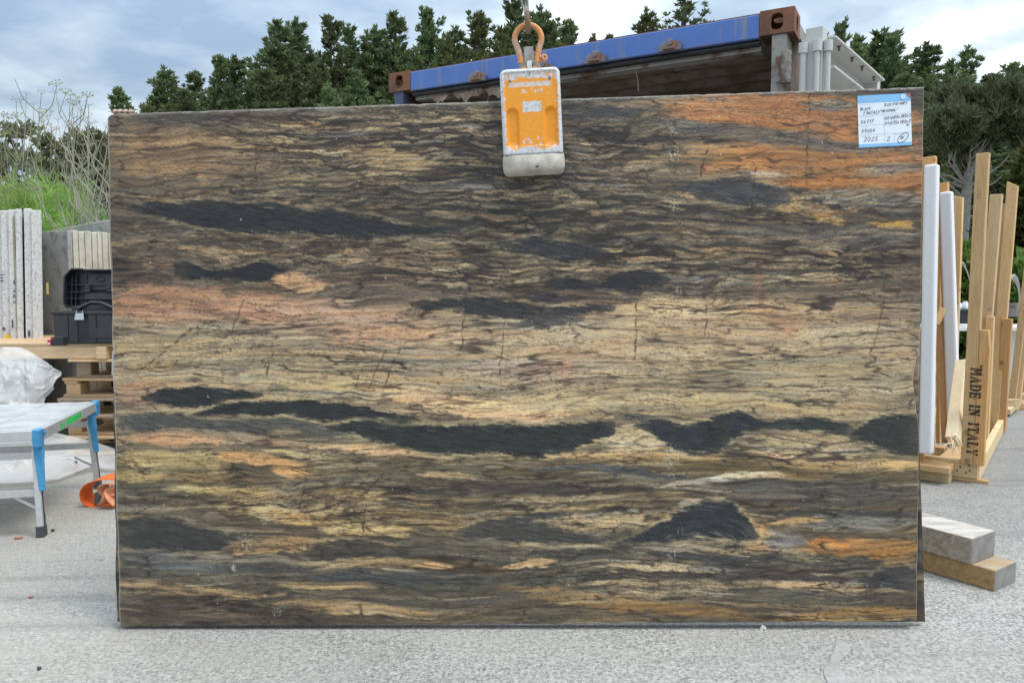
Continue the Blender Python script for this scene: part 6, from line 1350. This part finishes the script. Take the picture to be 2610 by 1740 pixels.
# ------------------------------------------------------------------ CLAMP, SHACKLE, HOOK
CC = SP(1357, 317, 0.); K = 2.64/FPX
top_c = SP(1350,186,.0); bot_c = SP(1362,449,.0); CZ = (top_c-bot_c).normalized(); CXv = (SX-CZ*SX.dot(CZ)).normalized(); CN = CZ.cross(CXv)
if CN.dot(SN) < 0: CN = -CN
mid = (top_c+bot_c)/2; CHh = (top_c-bot_c).length; CWw = .2015
def cl(x, z, n): return mid+CXv*x+CZ*z+CN*n
cw0 = empty('slab_clamp', mid+CN*.03, 'orange and white lifting clamp gripping the slab at its top edge', 'lifting clamp')
def front_body():
    gx, gz = 120, 170; hw = CWw/2; zt = CHh/2; zb = -CHh/2+.062; r = .022
    s = np.linspace(-1,1,gx)[None,:]; t = np.linspace(0,1,gz)[:,None]
    x = s*hw*np.ones_like(t)*(1-.015*(1-t)*0); z = zt+(zb-zt)*t*np.ones_like(s)
    # round the two top corners
    cx = np.abs(x)-(hw-r); cz = z-(zt-r); mk = (cx > 0)&(cz > 0); d = np.hypot(cx, cz); ang = np.maximum(cx, cz)
    f = np.where(mk, ang/np.maximum(d,1e-6), 1); x = np.where(mk, np.sign(x)*((hw-r)+cx*f), x); z = np.where(mk, (zt-r)+cz*f, z)
    de = np.minimum(np.minimum(hw-np.abs(x), zt-z), np.where(mk, r-np.hypot(np.maximum(cx,0)*f, np.maximum(cz,0)*f), 1)); de = np.maximum(de, 0)
    y = .058-.010*(1-np.clip(de/.011,0,1))**2                                    # rolled outer rim
    y -= .004*sm(.011,.016,np.where(z < zb+.03, .0, de))                         # shallow inner field
    zc = zt-.128
    for cx_ in (-.0645,.0645):                                                    # the two arched flutes
        w = .024; q = np.hypot((x-cx_)/w, np.maximum(z-(zc-w),0)/w); deep = np.clip(1-q,0,1); y -= .010*sm(0,.55,deep)*sm(zb+.012,zb+.05,z)
    y += .006*sm(.035,.03,np.abs(x))*0
    # colour: orange enamel worn to the white undercoat at the rim, foot, sticker and lettering
    wv = fbm(x*60, z*60, 3, 4, .65); fine = fbm(x*240, z*240, 5, 3, .7)
    orange = sm(.012,.0145,de+.016*wv+.006*fine)*sm(zb+.022,zb+.028,z+.030*wv+.010*fine)
    orange *= 1-sm(.0,.006,z-(zt-.034)+ .010*wv+.9*np.abs(x)*.12)*sm(-.2,.25,wv+.25-np.abs(x)*2)
    vv = sm(.0,.003,(zt-.012-z)*-1+.028-np.abs(x)*1.1); orange *= 1-vv            # white V under the lug
    def boxm(x0,x1,z0,z1,j=.002): return sm(0,.002,x-x0+j*wv)*sm(0,.002,x1-x+j*wv)*sm(0,.002,z-z0+j*wv)*sm(0,.002,z1-z+j*wv)
    stick = boxm(-.028,.034,zt-.147,zt-.110,.003); band = boxm(-.074,.073,zt-.063,zt-.045,.004)*sm(-.22,-.12,np.sin(x*310+3*np.sin(z*420))*.32+fine*.5+.06)
    scar = boxm(.004,.040,zt-.082,zt-.068,.014)*sm(-.1,.1,fine+wv*.7)+boxm(-.030,-.012,zt-.080,zt-.070,.012)*sm(-.1,.15,fine+wv)+boxm(-.034,-.003,zb+.040,zb+.058,.012)*sm(-.05,.15,wv+fine*.5)+boxm(.018,.034,zb+.030,zb+.062,.010)*sm(0,.2,wv)
    rimstick = boxm(-.033,.039,zt-.152,zt-.105,.003)-stick
    white = np.clip(1-orange+stick+band+scar, 0, 1); 
    speck = sm(.30,.42,fine)*sm(.05,.3,wv)*.7; white = np.clip(white+speck,0,1)
    O = np.array([.80,.30,.012]); Wc = np.array([.60,.61,.63]); col = O*(1+.10*wv)[...,None]*(1-white[...,None])+Wc*(1+.10*wv+.06*fine)[...,None]*white[...,None]
    grey = sm(.02,.25,fbm(x*90,z*90,9,4,.65))*white*.7; col = col*(1-grey[...,None])+np.array([.36,.37,.38])*grey[...,None]
    edge = sm(.25,.5,white)*sm(.75,.5,white); col = col*(1-.45*edge[...,None])+np.array([.42,.23,.16])*.45*edge[...,None]
    mark = boxm(-.024,.028,zt-.140,zt-.114,.001)*sm(.30,.42,np.abs(fbm(x*130,z*130,15,2)))*.55; col = col*(1-mark[...,None])+np.array([.62,.34,.26])*mark[...,None]
    foot_dark = sm(zb+.010,zb+.0,z)*.85*sm(-.35,.1,fine+.2); col = col*(1-foot_dark[...,None])+np.array([.045,.05,.06])*foot_dark[...,None]  # near-black strip along the jaw's lower edge, broken up by noise
    rows = [[tuple(cl(x[j,i], z[j,i], y[j,i])) for i in range(gx)] for j in range(gz)]
    m = MB(); m.grid(rows); b = len(m.v)
    idx = np.arange(gx*gz).reshape(gz,gx); bd = np.concatenate([idx[0,:],idx[1:,-1],idx[-1,-2::-1],idx[-2:0:-1,0]])
    xs_, zs_ = x.reshape(-1)[bd], z.reshape(-1)[bd]; nb = len(bd)
    m.v += [tuple(cl(xx, zz, .004)) for xx, zz in zip(xs_, zs_)]
    for k in range(nb): m.f.append((int(bd[k]), int(bd[(k+1)%nb]), b+(k+1)%nb, b+k)); m.sm.append(False)
    m.f.append(tuple(range(b, b+nb))[::-1]); m.sm.append(False)
    t = NT('worn_orange_enamel'); at = t.n('Attribute', attribute_name='enamel'); v = t.coord(); n_ = t.noise(v, 130, 4, .65)
    t.done(t.mix(t.ramp(n_,[(.62,0.),(.72,.5)]), at.outputs['Color'], (.30,.20,.12)), t.ramp(n_,[(.3,.38),(.7,.6)]), n_, .12, .001)
    o = m.build('front_jaw', t.m, cw0)
    a = o.data.attributes.new('enamel','FLOAT_COLOR','POINT'); cc = np.ones((len(m.v),4)); cc[:b,:3] = col.reshape(-1,3); cc[b:,:3] = (.55,.55,.55); a.data.foreach_set('color', np.clip(cc,0,1).astype(np.float32).ravel())
front_body()
M_PAD = m_plain('worn_cream_rubber', (.55,.51,.44), .8, .38, 16, bs=.35); M_WSTEEL = m_plain('worn_white_steel', (.52,.53,.54), .5, .2, 30)
# rubber foot: rounded at its lower corners, bulging
m = MB(); rows = []; zt = -CHh/2+.062; n = 24
for j in range(15):
    f = j/14; z = zt-.062*f; hw = CWw/2+.0015+.002*math.sin(f*3.14); rr = .018
    if f > .7: q = (f-.7)/.3*.0186; hw -= rr-math.sqrt(max(rr*rr-q*q*.9,0))
    dep = .060+.007*math.sin(min(f*1.15,1)*3.14)-(.030*max(0,(f-.78)/.22)**2)
    rows.append([cl(-hw,z,.006)]+[cl(-hw+.004*0+2*hw*i/n, z, dep*(1-.18*abs(2*i/n-1)**6)+.0012*math.sin(i*1.7+j*.6)) for i in range(n+1)]+[cl(hw,z,.006)])
m.grid(rows); m.add([rows[-1][i] for i in range(n+3)], [tuple(range(n+3))]); m.add(rows[0], [tuple(range(n+3))[::-1]]); m.build('rubber_pad', M_PAD, cw0)
m = MB(); m.tube([cl(.006,-CHh/2+.020,.0655), cl(.015,-CHh/2+.0205,.0655)], .0026, 6); m.build('pad_hole', M_DARKHOLE, cw0)
m = MB(); 
for x, z in ((-.067,CHh/2-.041),(.066,CHh/2-.037)): m.tube([cl(x,z,.054), cl(x,z,.0575)], .0045, 10)
m.tube([cl(.0,CHh/2-.012,.056), cl(.0,CHh/2-.026,.0565)], .0015, 5); m.build('rivet', m_plain('dull_rivet', (.24,.22,.20), .5, .2, 40, .6), cw0)
# bridge over the slab, the rear jaw, and the lug on top
m = MB(); m.box(cl(0,CHh/2-.020,-.028), (.15,.030,.064), (CXv,CZ,CN)); m.build('bridge', M_WSTEEL, cw0, .005)
m = MB(); m.box(cl(0,.0,-.085), (.19,CHh*.96,.05), (CXv,CZ,CN)); m.build('rear_jaw', M_WSTEEL, cw0, .012)
M_GALV = mat_rust('worn_grey_steel', (.26,.17,.10), (.16,.13,.11), (.36,.35,.33), .50); M_GALV.node_tree.nodes['Principled BSDF'].inputs['Metallic'].default_value = .35
zl = CHh/2
m = MB(); m.prism([(-.036,0),(.038,0),(.038,.018),(.034,.030),(.020,.036),(.016,.044),(.016,.086),(-.016,.086),(-.016,.044),(-.022,.034),(-.032,.030),(-.036,.022)], cl(0,zl-.006,.026), CXv, CZ, -CN*.030); m.build('lug', M_GALV, cw0, .003)
m = MB(); m.box(cl(0,zl+.012,.034), (.017,.032,.012), (CXv,CZ,CN)); m.build('lug_cover', m_plain('shiny_plate', (.60,.60,.60), .35, .2, 40, .7), cw0, .002)
m = MB(); m.box(cl(-.017,zl+.003,.032), (.014,.014,.014), (CXv,CZ,CN)); m.box(cl(.018,zl+.003,.032), (.014,.014,.014), (CXv,CZ,CN)); m.build('stop_block', m_plain('orange_enamel_plain', (.66,.25,.05), .55, .25, 30), cw0, .002)
M_SHK = mat_rust('worn_orange_shackle', (.66,.27,.07), (.40,.19,.09), (.44,.40,.38), .44); M_SHK.node_tree.nodes['Principled BSDF'].inputs['Roughness'].default_value = .5
sh = empty('bow_shackle', cl(0,zl+.05,.012), 'worn orange bow shackle through the lug of the clamp', 'shackle')
cz_ = zl+.110; r_ = .0455; pts = []
a0 = R(-38)
pts += [cl(-.027,zl+.028,.012), cl(-.0265,zl+.044,.012), cl(-.031,zl+.060,.012)]
for i in range(17):
    a = math.pi+R(32)-(math.pi+R(64))*i/16; pts.append(cl(math.cos(a)*r_, cz_+math.sin(a)*r_*1.03, .012))
pts += [cl(.031,zl+.060,.012), cl(.0265,zl+.044,.012), cl(.027,zl+.028,.012)]
m = MB(); m.tube(pts, [.0115,.0118,.0105]+[.0098]*17+[.0105,.0118,.0115], 12); m.build('bow', M_SHK, sh)
m = MB(); m.tube([cl(-.036,zl+.043,.012), cl(.048,zl+.043,.012)], .0085, 10); m.build('pin', M_GALV, sh)
m = MB(); hx = cl(.049,zl+.043,.012); tilt = (CN*.75+CXv*.35).normalized(); e1 = CZ; e2 = tilt.cross(e1)
for k in (0,): m.prism([(math.cos(6.283*i/8)*.0125, math.sin(6.283*i/8)*.0125) for i in range(8)], hx-tilt*.008, e1, e2, tilt*.020)
m.tube([hx+CXv*-.012, hx], .010, 10); m.build('pin_head', m_plain('orange_pin_head', (.60,.26,.12), .55, .25, 40), sh, .002)
m = MB(); m.tube([hx+tilt*.0121, hx+tilt*.0126], .003, 8); m.build('pin_hole', M_DARKHOLE, sh)
# hook seen edge on: its point passes through the bow, its shank goes up to the boom out of the picture
hk = empty('lifting_hook', cl(0,zl+.16,.012), 'worn steel hook with an orange safety latch hanging into the picture from above', 'hook')
hz = cz_+r_; m = MB(); q = []
for f in range(15):
    a = R(-100)+R(205)*f/14; q.append(cl(-.001, hz+.022+math.sin(a)*.030*-1*-1-.0, .012-.030*math.cos(a)+.012))
hp = [cl(-.006,hz+.20,.012), cl(-.005,hz+.12,.014), cl(-.003,hz+.075,.020), cl(-.001,hz+.045,.040), cl(0,hz+.018,.050), cl(.001,hz-.008,.042), cl(.001,hz-.020,.018), cl(.001,hz-.016,-.004), cl(.001,hz+.010,-.018), cl(.001,hz+.030,-.022)]
m.tube(hp, [.010,.0095,.009,.0085,.009,.010,.0105,.0095,.008,.004], 10); m.build('hook_body', M_GALV, hk)
m = MB(); m.beam(cl(-.004,hz+.105,.040), cl(.001,hz+.022,-.012), .008, .010, CXv.cross(CZ)); m.build('safety_latch', m_plain('orange_latch', (.62,.33,.06), .5, .3, 40), hk, .002)
m = MB()
for sx in (-1,1): m.prism([(0,0),(.0055,0),(.006,.10),(.0055,.20),(0,.20)], cl(-.005+sx*.0095-.003,hz+.052,.046), CXv, CZ, -CN*.040)
m.tube([cl(-.018,hz+.088,.026), cl(.009,hz+.088,.026)], .0065, 8); m.build('jaw_plate', mat_rust('dark_worn_steel', (.20,.12,.085), (.10,.085,.08), (.27,.26,.26), .5), hk, .0015)
m = MB(); m.tube([cl(-.008,hz+.15,.012), cl(-.012,hz+.9,.012)], .016, 10); m.build('hook_shank', M_GALV, hk)
# ------------------------------------------------------------------ THE PAPER LABEL on the slab
LT = [SP(2187,245,.0012), SP(2322.5,237.5,.0012), SP(2325,371,.0012), SP(2189,377,.0012)]
LX = (LT[1]-LT[0]).normalized(); LZ = (LT[0]-LT[3]); LZ = (LZ-LX*LZ.dot(LX)).normalized(); lw = (LT[1]-LT[0]).length; lh = (LT[0]-LT[3]).length; LN_ = LX.cross(LZ)
def lp(x, z, n=0.): return LT[3]+LX*(x*lw)+LZ*(z*lh)+LN_*n
lab = empty('paper_label', lp(.5,.5), 'white handwritten paper label with blue bands in the upper corner of the slab', 'label')
m = MB(); rows = []
for j in range(9):
    rows.append([lp(i/8, j/8, .0006+.0010*math.sin(i*.8)*(j/8)**2) for i in range(9)])
m.grid(rows); o = m.build('paper_sheet', m_plain('white_card', (.74,.80,.88), .55, .03, 6), lab, fix=False)
M_LB = m_plain('label_blue', (.22,.50,.80), .55, .06, 8); M_LBP = m_plain('label_pale_blue', (.42,.63,.84), .55); M_LINE = m_plain('label_rule', (.50,.56,.66), .6); M_PEN = m_plain('pen_ink', (.045,.045,.075), .6)
def band(x0, x1, z0, z1, n, mat, name):
    m = MB(); k = 8
    m.grid([[lp(x0+(x1-x0)*i/k, z, n+.0010*math.sin((x0+(x1-x0)*i/k)*8*.8)*z**2) for i in range(k+1)] for z in (z0, (z0+z1)/2, z1)]); return m.build(name, mat, lab, fix=False)
band(0,1,.855,1,.0010,M_LB,'top_band'); band(0,1,0,.062,.0010,M_LB,'bottom_band')
m = MB(); m.add([lp(.905,.999,.0021),lp(1,.999,.0021),lp(1,.90,.0021)], [(0,1,2)]); m.build('red_corner', m_plain('label_red', (.36,.13,.10), .6), lab, fix=False)
m = MB(); k = [(math.cos(6.283*i/18)*.048, math.sin(6.283*i/18)*.048) for i in range(18)]; m.add([lp(.855+x, .935+y, .0021) for x, y in k], [tuple(range(18))]); m.build('round_emblem', m_plain('emblem_white', (.70,.78,.84), .6), lab, fix=False)
m = MB(); m.add([lp(x,z,.00225) for x, z in ((.845,.905),(.868,.90),(.872,.955),(.858,.965))], [(0,1,2,3)]); m.build('emblem_leaf', M_LBP, lab, fix=False)
text_mesh('Antolini', .105*lh, lp(.085,.895,.0016), LX, LZ, 'printed_name', M_LBP, lab)
text_mesh('MADE IN ITALY', .045*lh, lp(.30,.012,.0012), LX, LZ, 'printed_origin', M_LBP, lab)
m = MB()
for x0, x1, z in ((.02,.98,.615),(.02,.49,.425),(.02,.98,.245),(.04,.30,.825),(.04,.28,.585),(.04,.20,.395),(.04,.2,.215),(.68,.8,.225)): m.prism([(0,0),((x1-x0)*lw,0),((x1-x0)*lw,.0009),(0,.0009)], lp(x0,z,.0013), LX, LZ, LN_*.0001)
for x, z0, z1 in ((.49,.07,.61),(.67,.07,.245)): m.prism([(0,0),(.0009,0),(.0009,(z1-z0)*lh),(0,(z1-z0)*lh)], lp(x,z0,.0014), LX, LZ, LN_*.0001)
m.build('ruled_line', M_LINE, lab)
U = lh
for row_ in [('BLACK',.045*U,.715*U,.050*U,.25,.03),('FANTASY',.105*U,.630*U,.056*U,.22,.03),('"ORIGINAL"',.42*U,.655*U,.048*U,.3,.05),('(LUX-STD-HAP)',.50*U,.775*U,.046*U,.3,.05),('X6717',.045*U,.455*U,.066*U,.2,.05),('02=280x185x2',.50*U,.510*U,.056*U,.3,.08),('01=275x180x2',.50*U,.410*U,.056*U,.3,.06),('10',.915*U,.372*U,.036*U,.25,0),
 ('D5054',.065*U,.285*U,.062*U,.15,.02),('2025',.09*U,.105*U,.085*U,.3,.05),('2',.53*U,.095*U,.085*U,.3,0),('OK',.79*U,.125*U,.050*U,.35,.08)]:
    handwriting([row_], lp(0,0,.0012), LX, LZ, 'pen_line', M_PEN, lab, .0013)
m = MB(); pr = None
for i in range(25):
    a = 6.283*i/24; p = lp(.835+.10*math.cos(a)+.02*math.sin(a), .15+.085*math.sin(a)+.035*math.cos(a), .0017)
    if pr is not None: m.beam(pr, p, .0016, .0003, LN_)
    pr = p
m.build('pen_ring', M_PEN, lab, fix=False)
# ------------------------------------------------------------------ THE PERSON behind the slab, fingers over its top edge
def skin(name, verts, edges, radii, mat, parent, loc, sub=1):
    me = bpy.data.meshes.new(name); me.from_pydata([tuple(v) for v in verts], edges, []); me.materials.append(mat)
    o = bpy.data.objects.new(name, me); COL.objects.link(o); o.parent = parent
    o.modifiers.new('skin','SKIN'); me.skin_vertices or me.attributes
    for i, r in enumerate(radii): me.skin_vertices[0].data[i].radius = (r, r) if not hasattr(r,'__len__') else r
    me.skin_vertices[0].data[0].use_root = True
    s_ = o.modifiers.new('smooth','SUBSURF'); s_.levels = sub; s_.render_levels = sub
    dg = bpy.context.evaluated_depsgraph_get(); ev = bpy.data.meshes.new_from_object(o.evaluated_get(dg)); o.modifiers.clear(); o.data = ev; ev.name = name
    for p in ev.polygons: p.use_smooth = True
    if not ev.materials: ev.materials.append(mat)
    return o
M_SKIN = m_plain('skin', (.46,.32,.26), .55, .10, 40); M_SHIRT = m_plain('dark_work_shirt', (.035,.037,.045), .9, .2, 14); M_HAIR = m_plain('short_dark_hair', (.03,.024,.02), .8)
edge = SP(315,287,-.030); hx0 = edge.x
pc = Vector((hx0+.30, edge.y+.40, 0)); pe = empty('person', pc, 'person standing behind the slab with fingers holding its top edge', 'person')
D_ = lambda x, y, z: Vector((x, y, z))
wr = Vector((hx0-pc.x, edge.y+.075-pc.y, edge.z-.070))
wr2 = Vector((.16, edge.y+.10-pc.y, 1.25))
J = [D_(0,0,.92), D_(0,.01,1.10), D_(0,.02,1.30), D_(0,.01,1.46), D_(0,.0,1.54), D_(0,-.015,1.63), D_(0,-.01,1.73),
     D_(-.17,0,1.42), D_(-.36,-.02,1.44), wr+Vector((.02,.035,-.07)), wr, D_(.17,0,1.42), D_(.25,.03,1.15), wr2,
     D_(-.09,0,.88), D_(-.11,-.01,.48), D_(-.11,.03,.10), D_(-.115,-.15,.062), D_(.09,0,.88), D_(.12,-.01,.48), D_(.13,.03,.10), D_(.14,-.15,.062)]
E_ = [(0,1),(1,2),(2,3),(3,4),(4,5),(5,6),(3,7),(7,8),(8,9),(9,10),(3,11),(11,12),(12,13),(0,14),(14,15),(15,16),(16,17),(0,18),(18,19),(19,20),(20,21)]
RR = [(.15,.11),(.14,.10),(.16,.11),(.10,.08),.055,.085,.075,.065,.046,.036,.028,.065,.048,.030,.085,.058,.042,.035,.085,.058,.042,.035]
body = skin('body', J, E_, RR, M_SHIRT, pe, pc); body.location = (0,0,0)
def hand(w, fdir, over, tipdrop, name, sgn=1.):
    """palm and five bent fingers; over: knuckle height above the wrist"""
    V = []; Ee = []; Rr = []
    def ch(pts, rs):
        b = len(V); V.extend(pts); Rr.extend(rs); Ee.extend([(b+i, b+i+1) for i in range(len(pts)-1)])
    V.append(w); Rr.append(.027); V.append(w+Vector((0,-.012,.040))); Rr.append((.034,.018)); Ee.append((0,1))
    for k, (dx, ln) in enumerate(((-.0215,.92),(-.0070,1.),(.0075,.97),(.0215,.82))):
        b = len(V); y0 = edge.y-pc.y
        kn = Vector((w.x+dx*1.12, y0+.034, over-.012)); m1 = Vector((w.x+dx*1.25, y0+.016, over+.004)); m2 = Vector((w.x+dx*1.28, y0-.006*ln, over+.0045)); tp_ = Vector((w.x+dx*1.3, y0-.017*ln, over-.004+tipdrop))
        V.extend([w+Vector((dx*.8,-.010,.036)), kn, m1, m2, tp_]); Rr.extend([.012,.0090,.0080,.0076,.006]); Ee.append((1,b)); Ee.extend([(b+i,b+i+1) for i in range(4)])
    b = len(V); V.extend([w+Vector((.034*sgn,-.012,.018)), w+Vector((.058*sgn,-.018,.036)), w+Vector((.066*sgn,-.026,.056))]); Rr.extend([.014,.011,.008]); Ee.extend([(0,b),(b,b+1),(b+1,b+2)])
    return skin(name, V, Ee, Rr, M_SKIN, pe, pc, 1)
hand(wr, None, edge.z+.0005, 0., 'hand')
V2 = []; 
hand_b = hand(Vector((wr2.x, edge.y+.075-pc.y, 1.26)), None, 1.33, 0., 'hand', -1.)
head = MB(); hc = pc+Vector((0,-.02,1.665)); rows = []
for j in range(13):
    th = math.pi*j/12; rows.append([hc+Vector((math.sin(th)*math.cos(a)*.077, math.sin(th)*math.sin(a)*.098-(.012 if math.sin(a) < -.6 and .45 < th/math.pi < .62 else 0), math.cos(th)*.115)) for a in [6.283*i/16 for i in range(16)]])
head.grid(rows, close=True)
head.tube([hc+Vector((0,-.096,.018)), hc+Vector((0,-.118,-.018)), hc+Vector((0,-.098,-.028))], [.008,.013,.006], 6)
for sx in (-1,1): head.tube([hc+Vector((sx*.077,.008,.02)), hc+Vector((sx*.085,.014,-.01)), hc+Vector((sx*.076,.01,-.035))], [.008,.013,.006], 6)
head.build('head', M_SKIN, pe)
m = MB()
for sx in (-1,1): m.box(hc+Vector((sx*.031,-.092,.012)), (.024,.008,.009))
m.box(hc+Vector((0,-.096,-.055)), (.042,.006,.007)); m.build('eyes_and_mouth', m_plain('eye_dark', (.06,.03,.025), .4), pe, .002)
m = MB(); rows = []
for j in range(8):
    th = math.pi*.5*j/7*1.05; rows.append([hc+Vector((math.sin(th)*math.cos(a)*.083, math.sin(th)*math.sin(a)*.104+.014*math.sin(th), math.cos(th)*.124+.004)) for a in [6.283*i/16 for i in range(16)]])
m.grid(rows, close=True); m.build('hair', M_HAIR, pe)
